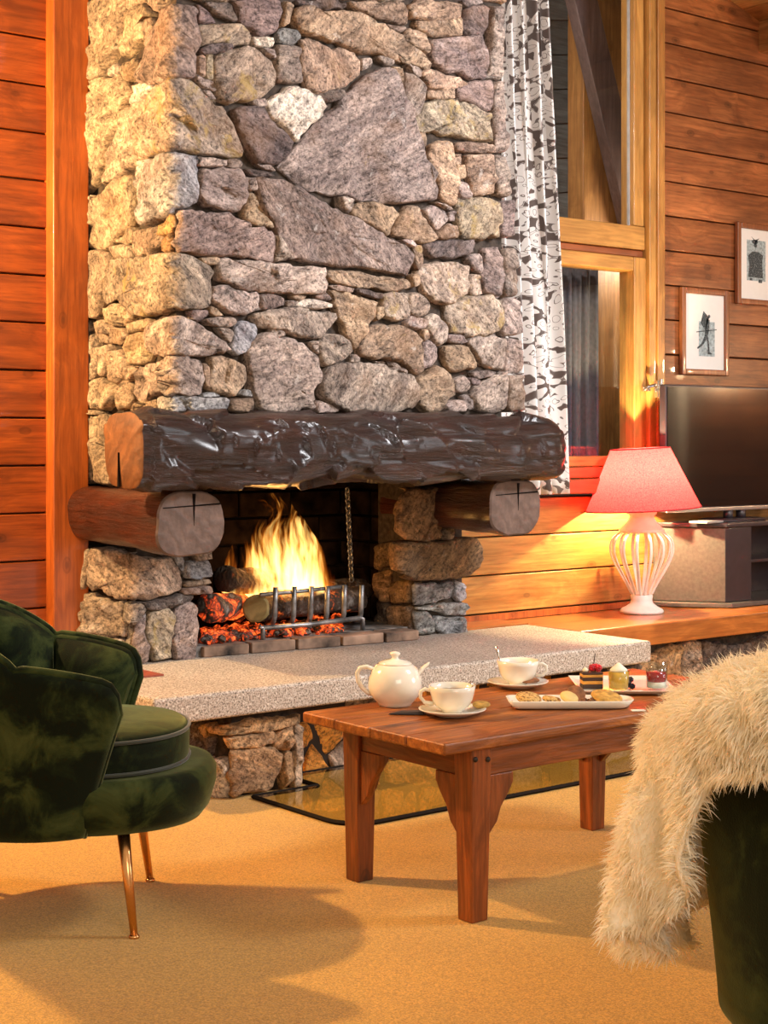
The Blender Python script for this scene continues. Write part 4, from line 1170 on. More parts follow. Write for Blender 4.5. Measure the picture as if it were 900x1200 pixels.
# ------------------------------------------------------------------ framed prints
fwood = wood('picture_frame_wood', (.40, .15, .06), (.24, .08, .03), 2, .35, 1, 0, .1, .1, .2)
paper = plain('mat_paper', (.86, .87, .86), .7, var=.01)
ink = NT('ink'); nk = ink.noise(ink.coords((1, 1, 1), 0), 130, 5, .7)
ink.set(Base_Color=ink.ramp(nk, [(.35, (.01, .015, .02)), (.55, (.07, .09, .10)), (.72, (.45, .50, .52))]), Roughness=.8)
ink2 = plain('pale_ink', (.42, .52, .56), .8, var=.25, scale=80)
def picture(u0, u1, z0, z1, lab, shapes):
    r = empty('framed_print', ((u0 + u1) / 2, VW, z0)); fwid = .030; d0, d1 = VW - .028, VW - .003
    for nm, a in (('frame_side', (u0, u0 + fwid, z0, z1)), ('frame_side', (u1 - fwid, u1, z0, z1)), ('frame_rail', (u0 + fwid, u1 - fwid, z0, z0 + fwid)), ('frame_rail', (u0 + fwid, u1 - fwid, z1 - fwid, z1))):
        m = MB(); m.mm((a[0], d0, a[2]), (a[1], d1, a[3])); obj(nm, m, fwood, r, bevel=.005, world=True)
    m = MB(); m.mm((u0 + .02, VW - .014, z0 + .02), (u1 - .02, VW - .006, z1 - .02)); mt = obj('mat_board', m, paper, r, world=True)
    W_, H_ = u1 - u0, z1 - z0; mk = MB(); mk2 = MB()
    for kind, P in shapes:
        tgt = mk if kind == 'i' else mk2; k = len(P); y0, y1 = VW - .0152, VW - .0138
        if kind != 'i': y0 = VW - .0147
        tgt.add([(u0 + x * W_, y0, z0 + z * H_) for x, z in P] + [(u0 + x * W_, y1, z0 + z * H_) for x, z in P], [tuple(range(k)), tuple(range(2 * k - 1, k - 1, -1))] + [(i, (i + 1) % k, k + (i + 1) % k, k + i) for i in range(k)])
    if mk2.v: obj('print', mk2, ink2, mt, world=True)
    obj('print', mk, ink.m, mt, world=True)
    return tag(r, lab, 'picture')
def el(cx, cz, rx, rz, n=14): return [(cx + rx * math.cos(6.2832 * i / n), cz + rz * math.sin(6.2832 * i / n)) for i in range(n)]
a = onv(795, 336, VW); b = onv(850, 441, VW)
picture(a.x, b.x, b.z, a.z, 'framed print of a striding figure with a tall basket on the back',
        [('p', [(.38, .22), (.72, .22), (.72, .62), (.38, .62)]),
         ('i', [(.55, .66), (.61, .64), (.60, .53), (.57, .46), (.60, .38), (.61, .27), (.66, .255), (.66, .245), (.57, .245), (.565, .36), (.545, .42), (.47, .35), (.36, .30), (.345, .315), (.44, .37), (.50, .45), (.52, .55)]),
         ('i', el(.60, .685, .025, .018)), ('i', [(.48, .74), (.60, .67), (.52, .52), (.42, .60)]), ('i', [(.33, .50), (.33, .49), (.76, .53), (.76, .54)])])
a = onv(860, 260, VW); b = onv(860, 356, VW)
picture(a.x, a.x + .37, b.z, a.z, 'framed print of a figure in a wide skirt with feathered hat',
        [('p', [(.24, .30), (.66, .30), (.66, .80), (.24, .80)]),
         ('i', el(.42, .78, .07, .028)), ('i', [(.34, .84), (.42, .80), (.52, .83), (.44, .77)]), ('i', el(.43, .74, .035, .03)),
         ('i', [(.26, .60), (.36, .66), (.50, .66), (.60, .62), (.58, .52), (.60, .34), (.27, .34), (.29, .50)]),
         ('i', [(.30, .30), (.36, .30), (.36, .33), (.30, .33)]), ('i', [(.50, .28), (.58, .28), (.58, .32), (.50, .32)])])

# ------------------------------------------------------------------ wall sconce on the plank wall (outside the frame, its light reaches in)
SC = Vector((1.32, 5.05, 2.06))
sc_ = empty('wall_sconce', (1.32, VW, 2.06)); tag(sc_, 'brass wall sconce with open glass cup on the plank wall', 'wall lamp')
m = MB(); m.lathe([(0, 0), (.06, 0), (.05, .02), (0, .022)], n=24); m.v = [Vector((p_.x, -p_.z, p_.y)) for p_ in m.v]; obj('back_plate', m, brass, sc_, True)
m = MB(); m.tube([(0, 0, 0), (0, -.15, -.06), (0, -.27, -.08), (0, -.27, -.03)], .010, 8); obj('arm', m, brass, sc_, True)
m = MB(); m.lathe([(0, -.03), (.03, -.03), (.032, -.01), (.0, -.01)], (0, -.27, 0), 16); obj('cup', m, brass, sc_, True)
bl2 = NT('sconce_bulb'); bl2.set(Emission_Color=(1, .66, .34, 1), Emission_Strength=60.0)
m = MB(); m.lathe([(0, -.01), (.012, -.008), (.028, .02), (.028, .04), (.012, .06), (0, .062)], (0, -.27, 0), 16); obj('bulb', m, bl2.m, sc_, True)
point('sconce_light', (SC.x, SC.y, SC.z + .10), 295, (1, .65, .29), .05)

# ------------------------------------------------------------------ coffee table
TZ = .465; T0, T1, V0, V1 = 2.487, 3.80, 2.885, 3.475
tb = empty('coffee_table', (3.1, 3.18, 0)); tag(tb, 'rustic reddish pine coffee table with bracketed square legs', 'table')
nb = 4; bw = (V1 - V0) / nb
for k in range(nb):
    m = MB(); m.mm((T0 + random.uniform(0, .004), V0 + k * bw + .0008, TZ - .030), (T1 - random.uniform(0, .004), V0 + (k + 1) * bw - .0008, TZ - random.uniform(0, .001)))
    obj('plank', m, M['table'], tb, bevel=.006, world=True)
LU0, LU1, LV0, LV1, LW = 2.60, 3.575, 2.91, 3.44, .068
def leg(u, v):
    m = MB(); a, b = LW / 2, LW / 2 - .007
    m.add([(u - b, v - b, 0), (u + b, v - b, 0), (u + b, v + b, 0), (u - b, v + b, 0), (u - a, v - a, TZ - .031), (u + a, v - a, TZ - .031), (u + a, v + a, TZ - .031), (u - a, v + a, TZ - .031)],
          [(3, 2, 1, 0), (4, 5, 6, 7), (0, 1, 5, 4), (1, 2, 6, 5), (2, 3, 7, 6), (3, 0, 4, 7)])
    return obj('leg', m, M['table_v'], tb, bevel=.004, world=True)
cs = [(LU0 + LW / 2, LV0 + LW / 2), (LU0 + LW / 2, LV1 - LW / 2), (LU1 - LW / 2, LV1 - LW / 2), (LU1 - LW / 2, LV0 + LW / 2)]
for c in cs: leg(*c)
AP0, AP1 = TZ - .105, TZ - .0315
tah = wood('table_apron', (.36, .10, .024), (.14, .036, .010), 0, .36, 1.3, .7, .4, .2, .2, (.02, .008, .005)); tav = wood('table_apron_end', (.30, .08, .02), (.11, .03, .009), 1, .38, 1.3, .6, .4, .2, .2)
for v in (LV0 + .012, LV1 - .012 - .022):
    m = MB(); m.mm((LU0 + LW + .001, v, AP0), (LU1 - LW - .001, v + .022, AP1)); obj('apron', m, tah, tb, bevel=.003, world=True)
for u in (LU0 + .012, LU1 - .012 - .022):
    m = MB(); m.mm((u, LV0 + LW + .001, AP0), (u + .022, LV1 - LW - .001, AP1)); obj('apron', m, tav, tb, bevel=.003, world=True)
# curved brackets between apron and legs
def bracket(u, v, du, dv, hgt=.15, wid=.085):
    th = .022; P = [(0, 0), (wid, 0), (wid, -.025), (wid * .82, -.05), (wid * .50, -.085), (wid * .34, -.12), (.0, -hgt)]
    d = Vector((du, dv, 0)); nn = Vector((-dv, du, 0)) * th / 2; o_ = Vector((u, v, AP0)) ; k = len(P)
    m = MB(); A = [o_ + d * x + Vector((0, 0, z)) - nn for x, z in P]; B = [p_ + nn * 2 for p_ in A]
    m.add(A + B, [tuple(range(k)), tuple(range(2 * k - 1, k - 1, -1))] + [(i, (i + 1) % k, k + (i + 1) % k, k + i) for i in range(k)])
    obj('bracket', m, M['table_v'], tb, bevel=.003, world=True)
h2 = LW / 2 - .001
for (u, v), (su, sv) in zip(cs, ((1, 1), (1, -1), (-1, -1), (-1, 1))):
    bracket(u + su * h2, v - sv * .012, su, 0); bracket(u - su * .012, v + sv * h2, 0, sv)
peg = plain('peg', (.02, .01, .006), .6)
for u, v, z in ((cs[0][0] - .022, LV0 - .001, AP1 - .025), (cs[0][0] + .02, LV0 - .001, AP1 - .03), (cs[1][0], LV1 - LW - .0, AP1 - .03)):
    m = MB(); m.tube([(u, v + .004, z), (u, v - .001, z)], .007, 10); obj('peg', m, peg, tb, True, world=True)

# ------------------------------------------------------------------ armchairs
def velvet():
    t = NT('green_velvet'); v = t.coords((1, 1, 1), 3); n = t.noise(v, 8, 5, .62, .7); n2 = t.noise(v, 300, 2)
    col = t.ramp(n, [(.42, (.003, .006, .003)), (.49, (.008, .014, .005)), (.56, (.024, .035, .010)), (.72, (.050, .064, .020))])
    t.set(Base_Color=col, Roughness=.8, Sheen_Weight=.55, Sheen_Roughness=.4, Sheen_Tint=(.50, .55, .26, 1), Normal=t.bump(t.math('ADD', n2, n), .15, .004))
    t.b.inputs['Specular IOR Level'].default_value = .08
    return t.m
VEL = velvet(); gold = plain('gold_metal', (.72, .38, .16), .25, 1, var=.05); PIPE = plain('piping', (.010, .016, .006), .6, sheen=.3)
NPET = 7; PHI = R(118)
def sh_top(s):
    x = (s + 1) / 2 * NPET; k = min(int(x), NPET - 1); p = x - k
    b = .597 + .25 * (.5 + .5 * math.cos(math.pi * s)) ** .9
    sc = .024 * max(0, math.sin(math.pi * p)) ** .6
    end = 1 - abs(s)                     # rounded front corner of the arm
    if end < .07: sc -= .05 * (1 - end / .07) ** 2.2
    return b + sc
def sh_pt(s, t, off=0.0):
    """point of the outer shell; s -1..1 round the back, t 0..1 up, off inwards"""
    zt = sh_top(s); z = .25 + (zt - .25) * t; ph = s * PHI
    tt = (z - .25) / .5
    fl = .885 + .17 * tt ** 1.2
    a, b = .375 * fl, .355 * fl
    x = -a * math.cos(ph); y = b * math.sin(ph)
    if x > 0: x = x * (.75 + .75 * tt)
    n = Vector((-math.cos(ph) / a, math.sin(ph) / b, 0)).normalized()
    return Vector((x, y, z)) - n * off
def chair(loc, rz, lab, group=None):
    r = empty('armchair', loc, rz); NSg, NTt = 84, 14; TH = .035
    m = MB(); rows = []
    for j in range(NTt + 1): rows.append([sh_pt(-1 + 2 * i / NSg, j / NTt) for i in range(NSg + 1)])
    rows.append([sh_pt(-1 + 2 * i / NSg, 1, TH * .5) + Vector((0, 0, .010)) for i in range(NSg + 1)])
    for j in range(NTt, -1, -1): rows.append([sh_pt(-1 + 2 * i / NSg, j / NTt, TH) for i in range(NSg + 1)])
    W_ = NSg + 1; K = len(rows)
    m.grid(rows); m.f.append([j * W_ for j in range(K)]); m.m.append(0); m.f.append([j * W_ + NSg for j in range(K - 1, -1, -1)]); m.m.append(0)
    for i in range(NSg): m.f.append([i, i + 1, (K - 1) * W_ + i + 1, (K - 1) * W_ + i]); m.m.append(0)
    obj('shell', m, VEL, r, True)
    m = MB(); path = [sh_pt(-1, j / 10, .012) for j in range(11)] + [sh_pt(-1 + 2 * i / NSg, 1, .014) + Vector((0, 0, .006)) for i in range(1, NSg)] + [sh_pt(1, 1 - j / 10, .012) for j in range(11)]
    m.tube(path, .011, 8); obj('piping', m, VEL, r, True)
    for k in range(NPET):
        m = MB(); rows = []; n = 12
        for j in range(13):
            t = .12 + .86 * j / 12; row = []
            for i in range(n + 1):
                p = i / n; s = -1 + 2 * (k + .02 + .96 * p) / NPET
                puff = .018 + .050 * math.sin(math.pi * p) ** .55 * (math.sin(math.pi * min(1, .12 + .88 * j / 12)) ** .35 if j < 12 else .0)
                row.append(sh_pt(s, t if j < 12 else .992, TH + (puff if j < 12 else .0)))
            rows.append(row)
        m.grid(rows)
        back = [sh_pt(-1 + 2 * (k + .02 + .96 * i / n) / NPET, .12, TH - .004) for i in range(n + 1)]
        m.grid([back, rows[0]]); m.grid([[q[0] for q in rows], [sh_pt(-1 + 2 * (k + .02) / NPET, .12 + .87 * j / 12, TH - .004) for j in range(13)]])
        m.grid([[q[-1] for q in rows], [sh_pt(-1 + 2 * (k + .98) / NPET, .12 + .87 * j / 12, TH - .004) for j in range(13)]])
        obj('back_panel', m, VEL, r, True)
    def disc(prof, cx, rx, ry, n=56, sq=2.35):
        m = MB(); rings = []
        for f, z in prof:
            rg = []
            for j in range(n):
                a = 6.283185 * j / n; c, s = math.cos(a), math.sin(a)
                rg.append(Vector((cx + rx * f * math.copysign(abs(c) ** (2 / sq), c), ry * f * math.copysign(abs(s) ** (2 / sq), s), z)))
            rings.append(rg)
        return m.loft(rings)
    obj('seat_base', disc([(.80, .245), (.90, .25), (.955, .275), (1.0, .33), (1.0, .36), (.965, .378), (.90, .382), (.5, .383)], .065, .355, .297), VEL, r, True)
    cu_ = obj('seat_cushion', disc([(.90, .38), (.985, .384), (1.0, .40), (1.005, .45), (.985, .470), (.94, .482), (.6, .492), (.2, .494)], .035, .315, .272), VEL, r, True)
    for z_, f in ((.468, 1.0), (.392, 1.0)):
        m = MB(); m.tube([Vector((.035 + .315 * f * math.copysign(abs(math.cos(a)) ** (2 / 2.35), math.cos(a)), .272 * f * math.copysign(abs(math.sin(a)) ** (2 / 2.35), math.sin(a)), z_)) for a in [6.283185 * j / 56 for j in range(56)]], .005, 6, loop=True); obj('piping', m, PIPE, cu_, True)
    for (x0, y0, x1, y1) in ((.200, -.200, .232, -.245), (.200, .200, .232, .245), (-.2, -.17, -.245, -.21), (-.2, .17, -.245, .21)):
        m = MB(); m.tube([(x0, y0, .262), (x0 + (x1 - x0) * .5, y0 + (y1 - y0) * .5, .13), (x1, y1, .004)], [.016, .0125, .009], 14); lg = obj('leg', m, gold, r, True)
        m = MB(); m.lathe([(0, 0), (.013, 0), (.013, .005), (.010, .008), (0, .009)], (x1, y1, 0), 14); obj('foot', m, gold, lg, True)
    return tag(r, lab, 'armchair', group)
chair(camxy(-.85, 4.03), R(-34.6), 'dark green velvet shell armchair beside the granite hearth')
C2, A2 = camxy(.878, 2.63), R(33)
chair(C2, A2, 'dark green velvet armchair draped with a white sheepskin')

# white curtain and an added sconce to light the side wall (out of frame, mirrored in the television)
m = MB(); rows = []
for zi in range(9):
    z = .02 + zi * 2.4 / 8
    rows.append([Vector((9.09 + .03 * math.sin(i * .55) + .01 * math.sin(i * 1.3), 1.75 + i * .0115, z)) for i in range(61)])
m.grid(rows); o = obj('side_curtain', m, plain('pale_curtain', (.75, .72, .68), .7, var=.1), smooth=True, world=True, fix=False)
o.modifiers.new('s', 'SOLIDIFY').thickness = .004; tag(o, 'pale plain curtain hanging on the side wall plank cladding', 'curtain')
s2 = empty('wall_sconce', (9.17, 2.85, 1.62), R(-90)); tag(s2, 'added unseen brass sconce lighting the side wall beside the pale curtain', 'wall lamp')
m = MB(); m.lathe([(0, 0), (.06, 0), (.05, .02), (0, .022)], n=24); m.v = [Vector((p_.x, -p_.z, p_.y)) for p_ in m.v]; obj('back_plate', m, brass, s2, True)
m = MB(); m.tube([(0, 0, 0), (0, -.12, -.05), (0, -.16, -.03)], .010, 8); obj('arm', m, brass, s2, True)
m = MB(); m.lathe([(0, -.01), (.012, -.008), (.028, .02), (.028, .04), (.012, .06), (0, .062)], (0, -.16, -.02), 16); obj('bulb', m, bl2.m, s2, True)
point('added_side_light', (9.0, 2.85, 1.74), 55, (1, .74, .45), .05)  # added lamp, lights the side wall for the television's reflection
# ------------------------------------------------------------------ sheepskin over the near armchair
sk = empty('sheepskin', C2, A2); tag(sk, 'shaggy white sheepskin throw draped over the back of the green armchair', 'sheepskin')
S0, S1, NSK = 1.02, -.28, 90; NWK = 44
def smooth(a, b, x): t = min(1, max(0, (x - a) / (b - a))); return t * t * (3 - 2 * t)
def skin_top(s):
    b = .597 + .25 * (.5 + .5 * math.cos(math.pi * max(-1, min(1, s)))) ** .9
    return b + .03
def skin_pt(i, j):
    s = S0 + (S1 - S0) * i / NSK; f = i / NSK
    ph = s * PHI; zt = skin_top(s); out = Vector((-math.cos(ph), math.sin(ph), 0))
    rim = sh_pt(max(-1, min(1, s)), 1.0); rim.z = zt
    if s > 1: rim += Vector((.35 * (s - 1), 0, 0))
    long = smooth(.34, .50, s) * (1 - .25 * smooth(.92, 1.02, s))
    dout = .155 + .03 * math.sin(f * 9) + long * .18
    din = .22; half = .06
    tot = din + half * 2 + dout; a = tot * j / NWK
    if a < din:
        d = din - a; q = rim - out * (.135 + .05 * d) + Vector((0, 0, -d - .005))
    elif a < din + half * 2:
        k = (a - din) / (half * 2); th = math.pi * (1 - k)
        q = rim + out * (-.045 + .090 * -math.cos(math.pi - th) * -1) if False else rim + out * (-.045 - .09 * math.cos(math.pi * k)) + Vector((0, 0, .045 * math.sin(math.pi * k) ** .7 - .005))
    else:
        d = a - din - half * 2
        g = smooth(0, .25, d)
        fold = .030 * math.sin(s * 34 + 1.1 * math.sin(d * 9)) + .014 * math.sin(s * 71 + d * 12)
        bulge = .012 + long * (.028 * g + fold * g * 1.25) + (1 - long) * .008 * math.sin(s * 25) * g
        cling = (1 - long) * .10 * d
        q = rim + out * (.045 + bulge - cling) + Vector((0, 0, -d - .005))
    n3 = noise.noise_vector(q * 9) * .012
    return q + n3
pts = [[skin_pt(i, j) for j in range(NWK + 1)] for i in range(NSK + 1)]
m = MB(); m.grid(pts)
wool = NT('wool_hide'); nw_ = wool.noise(wool.coords((1, 1, 1), 0), 40, 5)
wool.set(Base_Color=wool.ramp(nw_, [(.3, (.90, .82, .66)), (.7, (.95, .90, .80))]), Roughness=.9, Normal=wool.bump(nw_, .6, .01))
hide = obj('hide', m, wool.m, sk, True)
sd_ = hide.modifiers.new('s', 'SOLIDIFY'); sd_.thickness = .008; sd_.offset = 0
fur = NT('wool_fur'); oi_ = fur.noise(fur.coords((1, 1, 1), 0), 25, 3)
cf = fur.ramp(oi_, [(.3, (.93, .86, .70)), (.65, (.98, .96, .90))])
d1 = fur.n('ShaderNodeBsdfDiffuse', {0: cf}).outputs[0]; d2 = fur.n('ShaderNodeBsdfTranslucent', {0: cf}).outputs[0]
fur.link(fur.n('ShaderNodeMixShader', {0: .5, 1: d1, 2: d2}).outputs[0], fur.out.inputs[0])
rf = random.Random(3); V = []; Fc = []
def nrm(i, j):
    a = pts[min(i + 1, NSK)][j] - pts[max(i - 1, 0)][j]; b = pts[i][min(j + 1, NWK)] - pts[i][max(j - 1, 0)]
    return b.cross(a).normalized()
NRM = [[nrm(i, j) for j in range(NWK + 1)] for i in range(NSK + 1)]
jt = int(NWK * .22 / (.22 + .12 + .2)); 
flip = -1 if NRM[70][int(NWK * .6)].z < 0 and NRM[70][int(NWK * .58)].z < 0 else 1
for k in range(85000):
    fi, fj = rf.random() * NSK, rf.random() * NWK
    edge = rf.random()
    if edge < .05: fj = NWK * (1 - rf.random() * .02)
    elif edge < .085: fi = rf.random() * .6
    i, j = min(int(fi), NSK - 1), min(int(fj), NWK - 1); x, y = fi - i, fj - j
    p_ = (pts[i][j] * (1 - x) + pts[i + 1][j] * x) * (1 - y) + (pts[i][j + 1] * (1 - x) + pts[i + 1][j + 1] * x) * y
    n_ = NRM[i][j] * flip
    if fj > NWK * .55 and rf.random() < .25: n_ = -n_
    nv = noise.noise_vector(p_ * 22); nv2 = noise.noise_vector(p_ * 60)
    hang = Vector((0, 0, -1)); 
    d0 = (n_ * .8 + nv * .55 + nv2 * .35 + hang * .25 + Vector((rf.gauss(0, .25), rf.gauss(0, .25), rf.gauss(0, .25)))).normalized()
    d1_ = (d0 * .75 + hang * .55 + nv * .35 + nv2 * .25).normalized()
    ln = rf.uniform(.018, .036); wd = rf.uniform(.0009, .0017)
    sdv = d0.cross(Vector((rf.gauss(0, 1), rf.gauss(0, 1), rf.gauss(0, 1)))).normalized() * wd
    a = p_; b = p_ + d0 * ln * .55; c = b + d1_ * ln * .6
    o_ = len(V); V += [a - sdv, a + sdv, b - sdv * .85, b + sdv * .85, c]
    Fc += [(o_, o_ + 1, o_ + 3, o_ + 2), (o_ + 2, o_ + 3, o_ + 4)]
mf = MB(); mf.v = V; mf.f = Fc; mf.m = [0] * len(Fc)
fo_ = obj('fur', mf, fur.m, sk, fix=False); fo_['kind'] = 'stuff'

# ------------------------------------------------------------------ tea things on the table
RA = HEAD - R(90); ZT = TZ + .0006
china = plain('white_china', (.86, .82, .72), .16, coat=.4, var=.02)
coffee = plain('coffee', (.16, .07, .03), .3)
steel = plain('steel', (.62, .60, .56), .22, 1, var=.05)
def at(px, py, z=ZT): p_ = onz(px, py, z); p_.z = z; return p_
def lathe_wall(prof_out, prof_in): return prof_out + prof_in[::-1]
# teapot
tp = empty('teapot', at(463, 826), RA); tag(tp, 'white china teapot with knobbed lid on the coffee table', 'teapot')
m = MB(); m.lathe([(0, 0), (.046, 0), (.048, .007), (.056, .014), (.070, .032), (.0755, .052), (.073, .075), (.063, .098), (.052, .110), (.048, .113), (0, .113)], n=48); obj('body', m, china, tp, True)
m = MB(); m.lathe([(0, .112), (.047, .1135), (.044, .118), (.030, .124), (.012, .127), (.0085, .131), (.010, .136), (.015, .140), (.014, .145), (.006, .148), (0, .1485)], n=40); obj('lid', m, china, tp, True)
m = MB(); rings = []
for (x, z, r_) in ((.050, .070, .024), (.064, .083, .020), (.076, .097, .014), (.088, .109, .0085), (.094, .113, .007)):
    rings.append([Vector((x + r_ * .3 * math.sin(a), r_ * math.cos(a), z + r_ * math.sin(a))) for a in [6.2832 * j / 14 for j in range(14)]])
m.loft(rings); obj('spout', m, china, tp, True)
m = MB(); m.tube([(-.058, 0, .098), (-.078, 0, .106), (-.096, 0, .103), (-.105, 0, .088), (-.103, 0, .068), (-.092, 0, .048), (-.076, 0, .034), (-.064, 0, .030)], .0062, 10); obj('handle', m, china, tp, True)
def cup(px, py, hang, lab, slab, spoon_px):
    P0 = at(px, py); s_ = empty('saucer', P0, RA); tag(s_, slab, 'saucer')
    m = MB(); m.lathe([(0, 0), (.048, 0), (.052, .003), (.074, .010), (.090, .017), (.0905, .019), (.088, .0195), (.070, .014), (.050, .0075), (.032, .007), (0, .007)], n=48); obj('plate', m, china, s_, True)
    c_ = empty('tea_cup', P0 + Vector((0, 0, .0078)), RA); tag(c_, lab, 'cup')
    m = MB(); m.lathe([(0, 0), (.026, 0), (.028, .005), (.031, .008), (.045, .018), (.055, .036), (.060, .058), (.0625, .072), (.0605, .072), (.057, .056), (.050, .034), (.038, .016), (0, .012)], n=48); obj('bowl', m, china, c_, True)
    m = MB(); m.lathe([(0, .056), (.0565, .056)], n=40, cap=False); obj('drink', m, coffee, c_)
    k = hang; m = MB(); m.tube([(k * .057, 0, .058), (k * .072, 0, .062), (k * .084, 0, .055), (k * .085, 0, .040), (k * .074, 0, .027), (k * .052, 0, .024)], .0052, 10); obj('handle', m, china, c_, True)
    # spoon resting in the cup
    sp = empty('teaspoon', P0 + Vector((0, 0, .03)), RA); a_ = Vector((spoon_px[0] * .028, -.01, .006)); b_ = Vector((spoon_px[0] * .055, -.012, .052)); c2 = Vector((spoon_px[1], -.012, spoon_px[2]))
    m = MB(); m.tube([a_, b_, c2], [.002, .002, .0042], 8); obj('stem', m, steel, sp, True)
    m = MB(); m.lathe([(0, -.004), (.008, -.003), (.011, 0), (.008, .002), (0, .001)], (a_.x - spoon_px[0] * .012, a_.y, a_.z), 16, 1.5, 1); obj('bowl', m, steel, sp, True)
    return sp
sp = cup(530, 838, -1, 'white china cup beside the teapot with handle turned to it', 'white saucer with a golden biscuit beside the black sachet', (1, .045, .060)); tag(sp, 'steel teaspoon standing in the cup beside the teapot', 'spoon')
sp = cup(607, 805, 1, 'white china cup standing at the hearth side of the table', 'white saucer with a brown biscuit at the hearth side', (-1, -.065, .092)); tag(sp, 'steel teaspoon standing in the cup at the hearth side', 'spoon')
bisc = plain('golden_biscuit', (.62, .36, .08), .8, var=.25, scale=60, bump=.5); bisc2 = plain('brown_biscuit', (.28, .11, .04), .8, var=.25, scale=60, bump=.5)
def biscuit(p_, r_, th, mat, lab, rx=0, rz=0, name='biscuit', sx=1):
    m = MB(); m.lathe([(0, 0), (r_ * .9, 0), (r_, th * .3), (r_ * .97, th * .7), (r_ * .8, th), (0, th * 1.1)], n=28, sx=sx)
    o = obj(name, m, mat, None, True); o.location = p_; o.rotation_euler = (rx, 0, rz); return tag(o, lab, name)
q = at(564, 836); q.z = ZT + .020; biscuit(q, .024, .009, bisc, 'small golden biscuit on the saucer beside the teapot', R(8), RA)
q = at(620, 806); q.z = ZT + .019; biscuit(q, .026, .008, bisc2, 'small brown biscuit on the saucer at the hearth side', R(6), RA, sx=1.2)
m = MB(); m.box((0, 0, .006), (.052, .034, .008)); o = obj('foil_cube', m, plain('silver_foil', (.7, .68, .62), .3, .7, bump=.4), bevel=.004); o.location = at(504, 836) + Vector((0, 0, .0195)); o.scale = (.5, .6, 1.1); o.rotation_euler = (0, 0, R(20)); tag(o, 'small silver wrapped sugar on the saucer beside the teapot', 'sugar')
m = MB(); m.add([(-.055, -.02, 0), (.045, -.028, 0), (.055, .02, 0), (-.02, .028, 0), (-.05, -.018, .004), (.040, -.024, .009), (.05, .018, .007), (-.018, .025, .004)], [(3, 2, 1, 0), (4, 5, 6, 7), (0, 1, 5, 4), (1, 2, 6, 5), (2, 3, 7, 6), (3, 0, 4, 7)])
o = obj('tea_sachet', m, plain('black_paper', (.022, .016, .022), .45), bevel=.002); o.location = at(478, 836); o.rotation_euler = (0, 0, RA); tag(o, 'flat black paper sachet lying beside the teapot', 'sachet')
# long dish with biscuits
LD = at(668, 828); ld = empty('long_dish', LD, RA + R(1)); tag(ld, 'long narrow white dish holding a row of biscuits', 'dish')
def rrect(hx, hy, r, z, n=6, rl=None):
    P = []
    for cx, cy, a0, rr in ((hx - r, hy - r, 0, r), (-hx + r * .4, hy - r * .4, 90, r * .4), (-hx + r * .4, -hy + r * .4, 180, r * .4), (hx - r, -hy + r, 270, r)):
        for k in range(n + 1): a = R(a0 + 90 * k / n); P.append(Vector((cx + rr * math.cos(a), cy + rr * math.sin(a), z)))
    return P
m = MB(); m.loft([rrect(.150, .040, .030, 0), rrect(.160, .048, .036, .004), rrect(.174, .058, .046, .022), rrect(.172, .056, .044, .0235), rrect(.168, .052, .040, .021), rrect(.152, .040, .030, .008)]); obj('dish', m, china, ld, True)
def on_dish(x, y, z): return LD + Matrix.Rotation(RA + R(1), 3, 'Z') @ Vector((x, y, z))
cookie = NT('cookie'); ck_ = cookie.noise(cookie.coords(), 140, 3); cookie.set(Base_Color=cookie.ramp(ck_, [(.38, (.10, .04, .015)), (.46, (.55, .33, .10)), (.7, (.72, .50, .20))]), Roughness=.85, Normal=cookie.bump(ck_, .6, .006))
biscuit(on_dish(-.115, 0, .0175), .036, .016, cookie.m, 'chocolate chip cookie at the end of the long dish', R(12), 0, 'cookie')
biscuit(on_dish(-.052, 0, .014), .026, .013, cookie.m, 'small nut cookie in the middle of the long dish', R(10), 1, 'cookie')
biscuit(on_dish(-.005, -.006, .021), .026, .014, plain('lemon_biscuit', (.78, .58, .22), .7, bump=.3), 'pale yellow biscuit on the long dish', R(25), 0)
biscuit(on_dish(.016, .012, .031), .028, .008, bisc2, 'thin brown biscuit leaning on the long dish', R(45), RA)
biscuit(on_dish(.100, 0, .020), .044, .015, bisc, 'large round golden biscuit at the end of the long dish', R(14), 0)
rb_ = random.Random(9)
for k in range(5):
    m = MB(); r_ = rb_.uniform(.006, .010); m.lathe([(0, -r_), (r_ * .7, -r_ * .7), (r_, 0), (r_ * .7, r_ * .7), (0, r_)], n=9); o = obj('chocolate_chunk', m, (bisc2, coffee)[k % 2], None, True); o.location = on_dish(.035 + k * .008, rb_.uniform(-.02, .02), .0095 + r_); tag(o, 'dark chocolate chunk between the biscuits on the long dish', 'chocolate', 'chocolate chunks on the long dish')
# square tray with desserts
SQ = at(729, 806); sq = empty('square_plate', SQ, RA); tag(sq, 'square white plate carrying cake and dessert glasses', 'plate')
def sqr(h, z, dy=0): return [Vector((h * .95, h, z)), Vector((-h * .95, h, z)), Vector((-h * .95, -h, z)), Vector((h * .95, -h, z))]
m = MB(); m.loft([sqr(.125, 0), sqr(.132, .003), sqr(.150, .013), sqr(.149, .0145), sqr(.128, .006)]); obj('plate', m, china, sq, bevel=.004)
def on_sq(px, py): p_ = at(px, py, ZT + .0065); return p_
